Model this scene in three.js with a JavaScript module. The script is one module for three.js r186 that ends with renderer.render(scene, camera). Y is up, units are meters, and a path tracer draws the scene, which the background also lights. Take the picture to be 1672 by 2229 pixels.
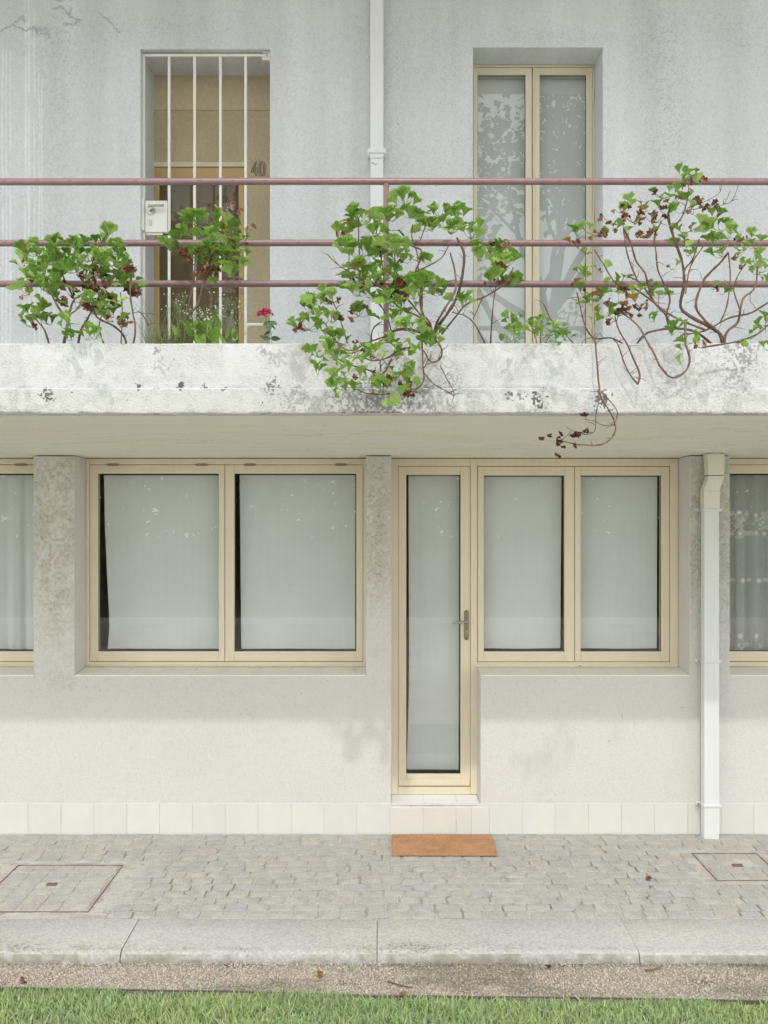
import * as THREE from 'three';
import { mergeGeometries, mergeVertices, toCreasedNormals } from 'three/addons/utils/BufferGeometryUtils.js';
import { RoundedBoxGeometry } from 'three/addons/geometries/RoundedBoxGeometry.js';

// ------------------------------------------------------------------ camera, sky, sun, exposure
const EYE = 2.057, DIST = 7.5, FOCAL = 2512;            // lens level with the ground, square on to the facade
const camera = new THREE.PerspectiveCamera(2 * Math.atan(2229 / 2 / FOCAL) * 180 / Math.PI, 1672 / 2229, 0.1, 400);
camera.position.set(0, EYE, DIST);
camera.lookAt(0, EYE, 0);
camera.setViewOffset(1672, 2229, 6, -13.5, 1672, 2229);

const scene = new THREE.Scene();
const SUN = new THREE.Vector3(-0.02, 1.338, 1).normalize();
{
  const W = 256, H = 128, data = new Float32Array(W * H * 4), v = new THREE.Vector3();
  for (let j = 0; j < H; j++) for (let i = 0; i < W; i++) {
    const phi = ((i + 0.5) / W - 0.5) * 2 * Math.PI, th = ((j + 0.5) / H - 0.5) * Math.PI;
    v.set(Math.cos(phi) * Math.cos(th), Math.sin(th), Math.sin(phi) * Math.cos(th));
    const up = Math.max(0, v.y), haze = Math.pow(1 - up, 1.35), c = Math.max(0, v.dot(SUN));
    const glow = 0.75 * Math.pow(c, 14) + 0.45 * Math.pow(c, 3);
    const o = (j * W + i) * 4;
    data[o] = 1.55 + 2.75 * haze + glow; data[o + 1] = 1.70 + 2.62 * haze + glow * 0.97; data[o + 2] = 1.90 + 2.35 * haze + glow * 0.92; data[o + 3] = 1;
  }
  const sky = new THREE.DataTexture(data, W, H, THREE.RGBAFormat, THREE.FloatType);
  sky.mapping = THREE.EquirectangularReflectionMapping; sky.magFilter = THREE.LinearFilter; sky.needsUpdate = true;
  scene.background = sky; scene.environment = sky;
}
const sun = new THREE.DirectionalLight(new THREE.Color(1, 0.965, 0.90), 2.0);
sun.position.copy(SUN).multiplyScalar(30); sun.target.position.set(0, 1, 0);
sun.castShadow = true; sun.shadow.radius = 2.2; sun.shadow.mapSize.set(4096, 4096);
Object.assign(sun.shadow.camera, { left: -8, right: 8, top: 8, bottom: -8, near: 1, far: 60 });
scene.add(sun, sun.target);
const renderer = new THREE.WebGLRenderer({ antialias: true });
renderer.setSize(768, 1024);
renderer.toneMapping = THREE.LinearToneMapping;
renderer.toneMappingExposure = 0.62;
renderer.shadowMap.enabled = true;

// ------------------------------------------------------------------ helpers
function mulberry(a) { return () => { a = (a + 0x6d2b79f5) | 0; let t = Math.imul(a ^ (a >>> 15), 1 | a); t = (t + Math.imul(t ^ (t >>> 7), 61 | t)) ^ t; return ((t ^ (t >>> 14)) >>> 0) / 4294967296; }; }
const rnd = mulberry(4711);
const rr = (a, b, r = rnd) => a + (b - a) * r();
const TAB = new Float32Array(65536); { const r = mulberry(99); for (let i = 0; i < 65536; i++) TAB[i] = r(); }
const clamp = (x, a = 0, b = 1) => x < a ? a : x > b ? b : x;
const sstep = (a, b, x) => { const t = clamp((x - a) / (b - a)); return t * t * (3 - 2 * t); };
const lerp = (a, b, t) => a + (b - a) * t;
function vnoise(x, y, per = 256) {
  const xi = Math.floor(x), yi = Math.floor(y); let fx = x - xi, fy = y - yi; fx = fx * fx * (3 - 2 * fx); fy = fy * fy * (3 - 2 * fy);
  const x0 = ((xi % per) + per) % per, x1 = (x0 + 1) % per, y0 = (((yi % per) + per) % per) << 8, y1 = ((((yi + 1) % per) + per) % per) << 8;
  const a = TAB[y0 + x0], b = TAB[y0 + x1], c = TAB[y1 + x0], d = TAB[y1 + x1];
  return (a + (b - a) * fx) * (1 - fy) + (c + (d - c) * fx) * fy;
}
function fbm(x, y, o = 4, per = 256, g = 0.5) { let s = 0, a = 1, n = 0; for (let i = 0; i < o; i++) { s += a * vnoise(x + i * 17.3, y + i * 9.1, per); n += a; a *= g; x *= 2; y *= 2; per = Math.min(256, per * 2); } return s / n; }
const toS = (x) => { x = clamp(x); return 255 * (x <= 0.0031308 ? 12.92 * x : 1.055 * Math.pow(x, 1 / 2.4) - 0.055); };
const wrapOf = { r: THREE.RepeatWrapping, m: THREE.MirroredRepeatWrapping, c: THREE.ClampToEdgeWrapping };
function tex(w, h, fn, { wrap = 'r', srgb = true, alpha = false } = {}) {          // fn(u, v, out) writes linear colour (and alpha)
  const d = new Uint8Array(w * h * 4), o = [0, 0, 0, 1];
  for (let j = 0, k = 0; j < h; j++) for (let i = 0; i < w; i++, k += 4) {
    o[3] = 1; fn((i + 0.5) / w, (j + 0.5) / h, o);
    if (srgb) { d[k] = toS(o[0]); d[k + 1] = toS(o[1]); d[k + 2] = toS(o[2]); } else { d[k] = clamp(o[0]) * 255; d[k + 1] = clamp(o[1]) * 255; d[k + 2] = clamp(o[2]) * 255; }
    d[k + 3] = alpha ? clamp(o[3]) * 255 : 255;
  }
  const t = new THREE.DataTexture(d, w, h, THREE.RGBAFormat);
  t.colorSpace = srgb ? THREE.SRGBColorSpace : THREE.NoColorSpace; t.magFilter = THREE.LinearFilter; t.minFilter = THREE.LinearMipmapLinearFilter; t.generateMipmaps = true;
  t.wrapS = t.wrapT = wrapOf[wrap]; t.needsUpdate = true; return t;
}
const grey = (w, h, fn) => tex(w, h, (u, v, o) => { o[0] = o[1] = o[2] = fn(u, v); }, { srgb: false });
const scaled = (t, su, sv, ou = 0, ov = 0) => { const c = t.clone(); c.repeat.set(1 / su, 1 / sv); c.offset.set(-ou / su, -ov / sv); c.needsUpdate = true; return c; };   // uv in metres -> texture
const std = (p) => new THREE.MeshStandardMaterial({ roughness: 0.85, metalness: 0, ...p });
const lin = (r, g, b) => new THREE.Color().setRGB(r, g, b);

function boxUV(g) {                                          // uv in metres, by the way each face points
  if (g.index) g = g.toNonIndexed();
  if (!g.attributes.normal) g.computeVertexNormals();
  const p = g.attributes.position, uv = new Float32Array(p.count * 2), a = new THREE.Vector3(), b = new THREE.Vector3(), c = new THREE.Vector3();
  for (let i = 0; i < p.count; i += 3) {
    a.fromBufferAttribute(p, i); b.fromBufferAttribute(p, i + 1).sub(a); c.fromBufferAttribute(p, i + 2).sub(a); b.cross(c);
    const x = Math.abs(b.x), y = Math.abs(b.y), z = Math.abs(b.z);
    for (let k = i; k < i + 3; k++) {
      const X = p.getX(k), Y = p.getY(k), Z = p.getZ(k);
      if (z >= x && z >= y) { uv[2 * k] = X; uv[2 * k + 1] = Y; } else if (x >= y) { uv[2 * k] = Z + 0.37; uv[2 * k + 1] = Y; } else { uv[2 * k] = X; uv[2 * k + 1] = Z; }
    }
  }
  g.setAttribute('uv', new THREE.BufferAttribute(uv, 2));
  for (const n of Object.keys(g.attributes)) if (!['position', 'normal', 'uv'].includes(n)) g.deleteAttribute(n);
  return g;
}
function box(x0, x1, y0, y1, z0, z1, r = 0) {
  const w = x1 - x0, h = y1 - y0, d = z1 - z0;
  const g = r ? new RoundedBoxGeometry(w, h, d, 2, Math.min(r, w / 2.01, h / 2.01, d / 2.01)) : new THREE.BoxGeometry(w, h, d);
  g.translate((x0 + x1) / 2, (y0 + y1) / 2, (z0 + z1) / 2); return boxUV(g);
}
function tube(pts, r, radial = 7, r2 = r, seg) {             // tapered tube through points
  const cv = pts.length > 2 ? new THREE.CatmullRomCurve3(pts, false, 'centripetal') : new THREE.LineCurve3(pts[0], pts[1]);
  const n = seg ?? Math.max(2, (pts.length - 1) * 4), g = new THREE.TubeGeometry(cv, n, 1, radial, false), p = g.attributes.position, c = new THREE.Vector3(), v = new THREE.Vector3();
  for (let i = 0; i <= n; i++) { cv.getPointAt(i / n, c); const k = lerp(r, r2, i / n); for (let j = 0; j <= radial; j++) { const q = i * (radial + 1) + j; v.fromBufferAttribute(p, q).sub(c).multiplyScalar(k).add(c); p.setXYZ(q, v.x, v.y, v.z); } }
  return boxUV2(g);
}
function boxUV2(g) { const o = g.toNonIndexed(); for (const n of Object.keys(o.attributes)) if (!['position', 'normal', 'uv'].includes(n)) o.deleteAttribute(n); return o; }
function cyl(r0, r1, h, n = 20) { return boxUV2(new THREE.CylinderGeometry(r0, r1, h, n)); }
const taken = new Map();
function unique(name) { const k = taken.get(name) ?? 0; taken.set(name, k + 1); return k ? name + '_' + String(k).padStart(3, '0') : name; }
function tag(o, label, category, group, kind) { if (label) o.userData.label = label; if (category) o.userData.category = category; if (group) o.userData.group = group; if (kind) o.userData.kind = kind; return o; }
function thing(name, base, label, category, group, kind) { const g = new THREE.Group(); g.name = unique(name); g.position.set(...base); g.userData.at = undefined; delete g.userData.at; scene.add(g); return tag(g, label, category, group, kind); }
function worldOf(o) { const v = new THREE.Vector3(); for (let q = o; q && q !== scene; q = q.parent) v.add(q.position); return v; }
function part(name, geos, mat, parent = scene) {            // geometries given where they stand; merged into ONE mesh under its parent
  let g = Array.isArray(geos) ? (geos.length > 1 ? mergeGeometries(geos) : geos[0]) : geos;
  if (parent !== scene) { const w = worldOf(parent); g = g.clone(); g.translate(-w.x, -w.y, -w.z); }
  const m = new THREE.Mesh(g, mat); m.name = parent === scene ? unique(name) : name; m.castShadow = m.receiveShadow = true; parent.add(m); return m;
}
function structure(name, geos, mat, label, category) { return tag(part(name, geos, mat), label, category, undefined, 'structure'); }
function ring(x0, x1, y0, y1, l, r, t, b, z0, z1, bev = 0.003) {   // four butt-joined members
  return [box(x0, x0 + l, y0, y1, z0, z1, bev), box(x1 - r, x1, y0, y1, z0, z1, bev), box(x0 + l, x1 - r, y1 - t, y1, z0 + 0.001, z1 - 0.001, bev), box(x0 + l, x1 - r, y0, y0 + b, z0 + 0.001, z1 - 0.001, bev)];
}
function sweep(profile, x0, x1, n, jitter, seed = 1, closed = true) {      // profile of [z, y] swept along x with a slightly uneven edge
  const m = profile.length, pos = [], idx = [];
  for (let i = 0; i <= n; i++) { const x = lerp(x0, x1, i / n); profile.forEach(([z, y], k) => { const dz = (fbm(x * 9 + k * 3.1, seed * 7.7, 3) - 0.5) * 2 * jitter, dy = (fbm(x * 9 + 40, seed * 3.3 + k * 2.1, 3) - 0.5) * 2 * jitter; pos.push(x, y + dy, z + dz); }); }
  const last = closed ? m : m - 1;
  for (let i = 0; i < n; i++) for (let k = 0; k < last; k++) { const a = i * m + k, b = i * m + (k + 1) % m, c = a + m, d = b + m; idx.push(a, b, c, b, d, c); }
  let g = new THREE.BufferGeometry(); g.setAttribute('position', new THREE.Float32BufferAttribute(pos, 3)); g.setIndex(idx);
  g = toCreasedNormals(g, 0.7);
  if (closed) { for (const e of [0, n]) { const s = new THREE.Shape(profile.map(([z, y]) => new THREE.Vector2(z, y))); const c = new THREE.ShapeGeometry(s); c.rotateY(-Math.PI / 2); c.translate(e ? x1 : x0, 0, 0); c.deleteAttribute('uv'); const cc = c.toNonIndexed(); g = mergeGeometries([g, cc]); } }
  return boxUV(g);
}
function stamp(mask, w, h, x, y, r, s) { const R = Math.ceil(r); for (let j = -R; j <= R; j++) for (let i = -R; i <= R; i++) { const X = Math.round(x) + i, Y = Math.round(y) + j; if (X < 0 || Y < 0 || X >= w || Y >= h) continue; const d = Math.hypot(X - x, Y - y); if (d < r) mask[Y * w + X] = Math.max(mask[Y * w + X], s * (1 - d / r * 0.4)); } }

// ------------------------------------------------------------------ surface textures
const roughcast = grey(1024, 1024, (u, v) => { const a = fbm(u * 96, v * 96, 3, 96), b = vnoise(u * 200, v * 200, 200), c = fbm(u * 12, v * 12, 3, 12); return 0.5 * a + 0.3 * b + 0.2 * c; });
const plasterBump = grey(512, 512, (u, v) => 0.5 * fbm(u * 16, v * 16, 4, 16) + 0.5 * fbm(u * 90, v * 90, 2, 90));
const speck = (u, v, f) => vnoise(u * f, v * f, 256);

// upper storey: 5.4 m x 2.8 m of weathered grey roughcast
const WX0 = -2.7, WW = 5.4;
const upperMap = (() => {
  const w = 1664, h = 832, drips = [[-2.462, .010, 5.10], [-2.437, .008, 5.1], [-2.41, .007, 5.1], [-2.313, .010, 6], [-2.291, .012, 6], [-2.254, .007, 6], [-2.222, .006, 4.95], [-2.205, .005, 4.9]];
  const mask = new Float32Array(w * h), r = mulberry(31);
  const px = (x) => (x - WX0) / WW * w, py = (y) => (y - 2.6) / 2.8 * h;
  const crack = (pts) => { for (let k = 0; k < pts.length - 1; k++) { const [x0, y0] = pts[k], [x1, y1] = pts[k + 1], n = 60; for (let i = 0; i < n; i++) { const t = i / n; stamp(mask, w, h, px(lerp(x0, x1, t)) + (fbm(t * 9 + k * 5, y0 * 31, 3) - .5) * 9, py(lerp(y0, y1, t)) + (fbm(t * 9 + k * 3 + 50, x0 * 31, 3) - .5) * 9, .8 + r() * .7, .35 + .4 * r()); } } };
  crack([[-2.48, 5.22], [-2.40, 5.26], [-2.34, 5.24], [-2.31, 5.22]]); crack([[-2.40, 5.26], [-2.33, 5.32], [-2.32, 5.28]]); crack([[-2.31, 5.22], [-2.26, 5.25], [-2.24, 5.22], [-2.20, 5.23]]); crack([[-2.26, 5.25], [-2.23, 5.21], [-2.16, 5.20]]);
  crack([[-2.14, 5.36], [-2.08, 5.38], [-2.02, 5.31], [-1.96, 5.29]]); crack([[-2.07, 5.27], [-2.0, 5.26], [-1.95, 5.30]]); crack([[-2.02, 5.37], [-2.03, 5.31]]); crack([[-1.83, 5.33], [-1.76, 5.27], [-1.70, 5.21]]);
  for (let i = 0; i < 90; i++) stamp(mask, w, h, px(-2.21 + (r() - .5) * .12), py(5.215 + (r() - .5) * .07), 1.5 + r() * 2, .4 * r());
  stamp(mask, w, h, px(.11), py(4.615), 2, .9);
  const darks = [[1.86, 4.72, .13, .75, .55], [1.75, 5.2, .16, .4, .35], [-2.1, 4.6, .14, .9, .30], [-2.05, 5.2, .25, .35, .30], [-1.45, 5.25, .6, .10, .25], [.05, 4.9, .10, .6, .30], [.45, 4.85, .09, .5, .3], [-.05, 4.3, .3, .2, .2], [2.3, 5.25, .4, .2, .25], [1.05, 5.19, .45, .05, .35], [-.6, 5.0, .06, .4, .2], [.6, 4.3, .15, .4, .2]];
  const pale = [[1.0, 5.3, .10, .35, .5], [2.05, 5.2, .2, .4, .3], [-1.76, 4.85, .05, .09, .4], [.2, 4.6, .2, .4, .2], [-.35, 4.4, .25, .6, .2]];
  return tex(w, h, (u, v, o) => {
    const x = WX0 + u * WW, y = 2.6 + v * 2.8;
    const cloud = fbm(x * 1.6 + 3, y * 1.1, 3), streak = fbm(x * 7 + 11, y * 0.55 + 5, 3), sp = vnoise(x * 130, y * 130), sp2 = vnoise(x * 75 + 9, y * 75);
    let g = 0.745 + (cloud - .5) * .10 + (streak - .5) * .17, dk = 0;
    for (const [cx, cy, rx, ry, s] of darks) { const q = ((x - cx) / rx) ** 2 + ((y - cy) / ry) ** 2; if (q < 4) dk += s * Math.exp(-q * 1.2); }
    let pl = 0; for (const [cx, cy, rx, ry, s] of pale) { const q = ((x - cx) / rx) ** 2 + ((y - cy) / ry) ** 2; if (q < 4) pl += s * Math.exp(-q * 1.4); }
    if (dk > .02) g *= 1 - .13 * dk * (.5 + 1.2 * fbm(x * 12, y * 9, 3)); g += pl * .07;
    g *= 1 - (sp < .30 ? .10 * (0.6 + 2.0 * dk) : 0) - (sp2 < .22 ? .05 : 0); g *= 1 + (sp > .74 ? .05 : 0);
    if (x < -2.15) for (const [cx, wd, top] of drips) { const off = (fbm(y * 5, cx * 40, 3) - .5) * .012, q = Math.abs(x - cx - off) / wd; if (q < 1 && y < top) g += (.12 + .06 * vnoise(y * 60, cx * 90)) * (1 - q) * sstep(.2, .5, fbm(y * 8, cx * 70 + 3, 3)) * sstep(2.6, 3.6, y + fbm(x * 40, y * 3, 2)); }
    const k = Math.floor(v * h) * w + Math.floor(u * w); g *= 1 - .62 * mask[k];
    o[0] = g * .965; o[1] = g * .995; o[2] = g * (1.01 + .03 * streak);
  }, { wrap: 'm' });
})();
// ground storey: warm white roughcast; brown grit sits in patches on the pillars
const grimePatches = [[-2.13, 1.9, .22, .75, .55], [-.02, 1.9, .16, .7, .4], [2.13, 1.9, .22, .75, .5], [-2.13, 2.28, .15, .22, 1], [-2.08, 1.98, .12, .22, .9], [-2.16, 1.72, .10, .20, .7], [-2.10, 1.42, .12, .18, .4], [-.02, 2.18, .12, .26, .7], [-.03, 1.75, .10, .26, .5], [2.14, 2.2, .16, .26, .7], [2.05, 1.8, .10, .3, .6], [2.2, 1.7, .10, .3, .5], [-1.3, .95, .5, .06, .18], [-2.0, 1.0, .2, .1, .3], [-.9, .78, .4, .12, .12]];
const lowerMap = tex(2048, 1024, (u, v, o) => {
  const x = WX0 + u * WW, y = v * 2.5;
  const cloud = fbm(x * 1.7 + 30, y * 1.7, 4), sp = vnoise(x * 130 + 60, y * 130), sp2 = vnoise(x * 70 + 9, y * 70 + 80), soot = fbm(x * 9 + 8, y * 7 + 2, 4);
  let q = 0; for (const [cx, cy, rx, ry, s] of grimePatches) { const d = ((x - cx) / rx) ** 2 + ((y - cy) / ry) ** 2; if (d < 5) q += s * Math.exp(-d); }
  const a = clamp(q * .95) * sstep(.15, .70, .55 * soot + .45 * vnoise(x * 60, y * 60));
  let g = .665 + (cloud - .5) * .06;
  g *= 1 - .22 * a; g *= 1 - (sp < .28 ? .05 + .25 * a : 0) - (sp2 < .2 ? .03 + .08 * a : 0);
  if (sp > .8) g *= 1.03;
  if (vnoise(x * 23 + 5, y * 23 + 70) > .985) g *= .75;
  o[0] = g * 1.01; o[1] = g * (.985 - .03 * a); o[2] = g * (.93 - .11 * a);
}, { wrap: 'm' });
// fascia of the balcony: white paint with algae and black mould where the photograph shows it
const fasciaMap = (() => {
  const blots = [[.816, 2.672, .05, 1], [.67, 2.695, .028, .9], [.72, 2.70, .02, .7], [1.157, 2.682, .045, 1], [-1.75, 2.70, .035, .95], [-1.72, 2.685, .02, .8], [-1.27, 2.745, .02, 1], [-1.05, 2.745, .02, 1], [-.926, 2.745, .014, 1], [-.83, 2.742, .016, .9], [-.57, 2.75, .035, .8], [-1.62, 2.715, .006, 1], [-1.33, 2.68, .007, .9], [-.62, 2.66, .006, 1], [-1.18, 2.94, .02, .6], [-.55, 2.90, .05, .35], [-1.15, 2.86, .05, .3], [-.62, 2.93, .03, .5], [1.896, 2.905, .08, .6], [1.86, 2.80, .06, .4], [1.6, 2.86, .22, .22], [-.15, 2.68, .12, .55], [.02, 2.66, .18, .65], [.25, 2.67, .12, .4], [-.45, 2.68, .08, .4], [.35, 2.76, .06, .4], [.30, 2.90, .06, .3], [1.02, 2.95, .04, .3]];
  return tex(2048, 256, (u, v, o) => {
    const x = -2.4 + u * 4.8, y = 2.59 + v * .4;
    const low = y < 2.740, c = fbm(x * 3.1 + 7, y * 5, 3), m = fbm(x * 26, y * 22 + 4, 3), f = .45 * vnoise(x * 190, y * 170) + .55 * TAB[(Math.floor(u * 2048) * 131 + Math.floor(v * 256) * 7919) & 65535], f2 = vnoise(x * 90 + 30, y * 90);
    const band = fbm(x * 5 + 60, 3.3, 3);
    let d = (low ? .62 : .34) * sstep(.40, .66, c * .5 + band * .5) * sstep(.30, .62, m) + .24 * sstep(.30, .66, m) + .5 * sstep(2.955, 2.972, y) * sstep(.35, .6, fbm(x * 11 + 4, 6.6, 3)) + .35 * sstep(2.650, 2.612, y) * sstep(.3, .6, fbm(x * 9, 7.7, 3));
    if (low) d += .42 * Math.exp(-(((x + .05) / .55) ** 2)) * sstep(.28, .6, m);
    d += (low ? 0 : 1) * sstep(2.765, 2.742, y) * sstep(.42, .62, fbm(x * 14, 9.1, 3)) * .6;                                          // grime on the little ledge
    d = f < .12 + d * .58 - (d < .05 ? .12 : 0) ? .35 + .65 * f2 : d * .16;                                                                                    // algae sits as grains, not as a wash
    d += 1.6 * sstep(2.612 + .016 * fbm(x * 30, 2.2, 3), 2.604, y) * sstep(.25, .5, fbm(x * 8, 5.5, 3));                              // drip edge
    let k = 0; for (const [cx, cy, r, s] of blots) { const dx = Math.abs(x - cx), dy = Math.abs(y - cy); if (dx > r * 1.5 || dy > r * 1.5) continue; const q = Math.hypot(dx, dy * .9) / r; k = Math.max(k, s * sstep(.50, .56, fbm(x * 95 + 5, y * 85, 3) * .8 + .20 * (1.1 - q))); }
    const g = .645 + (c - .5) * .06, dd = clamp(d * .55);
    o[0] = lerp(g, .22, dd); o[1] = lerp(g * .995, .23, dd); o[2] = lerp(g * .985, .225, dd);
    const kk = clamp(k * .85); o[0] = lerp(o[0], .055, kk); o[1] = lerp(o[1], .050, kk); o[2] = lerp(o[2], .042, kk);
  }, { wrap: 'm' });
})();
// underside of the slab: emulsion that has lifted in long flakes
const soffitMap = (() => {
  const w = 2048, h = 512, mask = new Float32Array(w * h), r = mulberry(77);
  const line = (x, z, len, s) => { const n = len * 200; for (let i = 0; i < n; i++) { const t = i / n; if (fbm(t * 14 + x * 9, z * 30, 2) < .36) continue; stamp(mask, w, h, (x + t * len + 2.7) / 5.4 * w, (z + .5 + (fbm(t * 3 + x, z * 13, 3) - .5) * .09) / 2.0 * h, 1 + r() * 1.4, s * (.4 + .6 * r())); } };
  for (let i = 0; i < 90; i++) line(-2.6 + r() * 4.9, .10 + r() * 1.0, .05 + r() * .3, .25 + .35 * r());
  line(-2.5, .83, 2.6, .4); line(-.2, .80, .5, .5); line(.9, .62, .7, .5); line(-1.3, .62, .3, .7); line(1.5, .7, .4, .6); line(-.55, .78, .22, .9); line(-1.25, .52, .4, .6);
  for (let i = 0; i < 260; i++) stamp(mask, w, h, r() * w, (.3 + r() * .55) * h * 1.05, 1 + r(), .5 * r());
  return tex(w, h, (u, v, o) => {
    const x = -2.7 + u * 5.4, z = -.5 + v * 2, c = fbm(x * 1.3 + 4, z * 3, 4), s = fbm(x * 4, z * 26 + 3, 4), patch = sstep(.56, .64, fbm(x * 2.1 + 40, z * 9 + 6, 4));
    let g = .86 + (c - .5) * .06 + (s - .5) * .05; const k = mask[Math.floor(v * h) * w + Math.floor(u * w)];
    g *= 1 - .75 * k; o[0] = g * (1 - .02 * patch); o[1] = g * (.99 - .03 * patch); o[2] = g * (.90 - .06 * patch);
  }, { wrap: 'm' });
})();
const paintMap = tex(512, 512, (u, v, o) => { const a = fbm(u * 6, v * 3, 4, 3), b = fbm(u * 64, v * 10, 3, 10), sp = vnoise(u * 128, v * 128, 128); let g = 1 + (a - .5) * .10 + (b - .5) * .05; if (sp > .97) g *= .86; o[0] = g * .80; o[1] = g * .80; o[2] = g * .80 * (1 - .06 * a); });
const tileMap = tex(512, 512, (u, v, o) => { const a = fbm(u * 5, v * 5, 4, 5), b = fbm(u * 24, v * 24, 3, 24), sp = vnoise(u * 100, v * 100, 100); let g = .80 * (1 + (a - .5) * .08 + (b - .5) * .04); if (sp > .985) g *= .8; o[0] = g; o[1] = g * (1 - .02 * a); o[2] = g * (1 - .09 * a); });
const concreteMap = tex(1024, 512, (u, v, o) => { const a = fbm(u * 8, v * 4, 5, 4), sp = vnoise(u * 250, v * 125, 125), s2 = fbm(u * 120, v * 60, 2, 60), st = sstep(.55, .75, fbm(u * 10 + 3, v * 3 + 8, 4, 10)); let g = .39 + (a - .5) * .12 + (sp - .5) * .16 + (s2 - .5) * .12 - st * .05; o[0] = g; o[1] = g * .985; o[2] = g * .935; });
const kerbMap = (() => {                                       // rows below .07: the front face with earth splashed on it; rows above .75: the walked-on top
  const dirtAndShade = [[-2.1, 1.96, .5, .05, .8], [-1.6, 1.95, .4, .04, .7], [-.7, 1.97, .5, .03, .5], [.08, 1.94, .16, .06, 1], [.35, 1.95, .3, .04, .7], [1.0, 1.96, .4, .03, .4], [2.1, 1.95, .4, .04, .5], [2.45, 1.63, .16, .05, 1], [2.2, 1.80, .05, .02, 1.3], [-2.3, 1.7, .1, .02, .4]];  // dirt spots; the far right one at the paving edge is painted shade
  return tex(2048, 1024, (u, v, o) => {
    const x = -2.7 + u * 5.4, q = v * 2.2 - .15, a = fbm(x * 2.2, q * 2.2 + 7, 4), sp = vnoise(x * 150, q * 150), s2 = vnoise(x * 80 + 40, q * 80);
    let g = .465 + (a - .5) * .10 + (sp - .5) * .16 + (s2 - .5) * .09, w = .92;
    if (q > 1.5) { let d = 0; for (const [cx, cz, rx, rz, s] of dirtAndShade) { const t = ((x - cx) / rx) ** 2 + ((q - cz) / rz) ** 2; if (t < 5) d += s * Math.exp(-t); } d = clamp(d) * sstep(.25, .6, fbm(x * 11, q * 20, 3)); g *= 1 - .12 * d - (sp < .42 ? .34 * d : 0); const warm = sstep(.5, .7, fbm(x * 1.4 + 9, q * 3, 3)); w -= .05 * warm; }
    else { const e = sstep(.28, .62, .55 * fbm(x * 22 + 3, q * 30, 3) + .45 * fbm(x * 3 + 8, q * 5, 3)), r = sstep(.45, .75, fbm(x * 1.6 + 30, 4.4, 3)); g *= 1 - .28 * e * (.6 + .8 * sp); w -= .12 * e + .06 * r * e; }
    o[0] = g * 1.0; o[1] = g * lerp(.985, .90, clamp((.93 - w) * 3)); o[2] = g * w;
  });
})();
const graniteMap = tex(512, 512, (u, v, o) => { const a = fbm(u * 6, v * 6, 4, 6), sp = vnoise(u * 110, v * 110, 110), s2 = vnoise(u * 60 + 7, v * 60, 60), warm = fbm(u * 4 + 9, v * 4, 3, 4); let g = .44 + (a - .5) * .16 + (sp > .7 ? .10 : sp < .25 ? -.10 : 0) + (s2 < .2 ? -.05 : 0); o[0] = g * (1 + .05 * warm); o[1] = g; o[2] = g * (.99 - .07 * warm); });
const graniteBump = grey(512, 512, (u, v) => .6 * fbm(u * 14, v * 14, 4, 14) + .4 * vnoise(u * 90, v * 90, 90));
const sandMap = tex(512, 512, (u, v, o) => { const a = fbm(u * 5, v * 5, 4, 5), sp = vnoise(u * 128, v * 128, 128); const g = .53 + (a - .5) * .14 + (sp - .5) * .18; o[0] = g * 1.02; o[1] = g * .98; o[2] = g * .88; });
const gravelMap = tex(1024, 512, (u, v, o) => { const a = fbm(u * 6, v * 3, 4, 3), sp = vnoise(u * 250, v * 125, 125), damp = sstep(.58, .7, fbm(u * 7 + 5, v * 4, 4, 7)); const g = (.36 + (a - .5) * .12 + (sp - .5) * .22) * (1 - .45 * damp); o[0] = g * 1.16; o[1] = g * .99; o[2] = g * (.80 - .05 * damp); });
const soilMap = tex(512, 512, (u, v, o) => { const a = fbm(u * 8, v * 8, 4, 8), sp = vnoise(u * 120, v * 120, 120); const g = .6 + (a - .5) * .5 + (sp - .5) * .5; o[0] = .09 * g; o[1] = .11 * g; o[2] = .05 * g; });
const coirMap = tex(512, 512, (u, v, o) => { const a = fbm(u * 5, v * 5, 4, 5), f = vnoise(u * 128, v * 200, 128), f2 = vnoise(u * 220, v * 110, 110); const g = .85 + (a - .5) * .35 + (f - .5) * .5 + (f2 - .5) * .35; o[0] = .66 * g; o[1] = .355 * g; o[2] = .175 * g; });
const coirBump = grey(512, 512, (u, v) => .5 * vnoise(u * 128, v * 200, 128) + .5 * vnoise(u * 220, v * 110, 110));
const weaveMap = tex(512, 512, (u, v, o) => { const a = fbm(u * 4, v * 4, 4, 4), s = fbm(u * 40, v * 3, 3, 3), w2 = vnoise(u * 256, v * 256, 256); const g = .80 + (a - .5) * .05 + (s - .5) * .02 + (w2 - .5) * .03; o[0] = g; o[1] = g * .995; o[2] = g * .985; });
const lobbyMap = tex(512, 512, (u, v, o) => { const a = fbm(u * 5, v * 5, 4, 5), s = vnoise(u * 100, v * 100, 100); const g = 1 + (a - .5) * .2 + (s - .5) * .12; o[0] = .62 * g; o[1] = .52 * g; o[2] = .345 * g; });
const railMap = tex(512, 64, (u, v, o) => { const a = fbm(u * 20, v * 4, 4, 4), b = fbm(u * 60, v * 6, 3, 6); const rust = .6 * sstep(.63, .72, a * .4 + b * .6); const g = 1 + (a - .5) * .2; o[0] = lerp(.285 * g, .20, rust); o[1] = lerp(.18 * g, .11, rust); o[2] = lerp(.185 * g, .08, rust); });
const barkMap = tex(256, 256, (u, v, o) => { const a = fbm(u * 8, v * 20, 4, 8), b = vnoise(u * 60, v * 60, 60); const g = .6 + (a - .5) * .9 + (b - .5) * .4; o[0] = .25 * g; o[1] = .17 * g; o[2] = .125 * g; });

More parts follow.
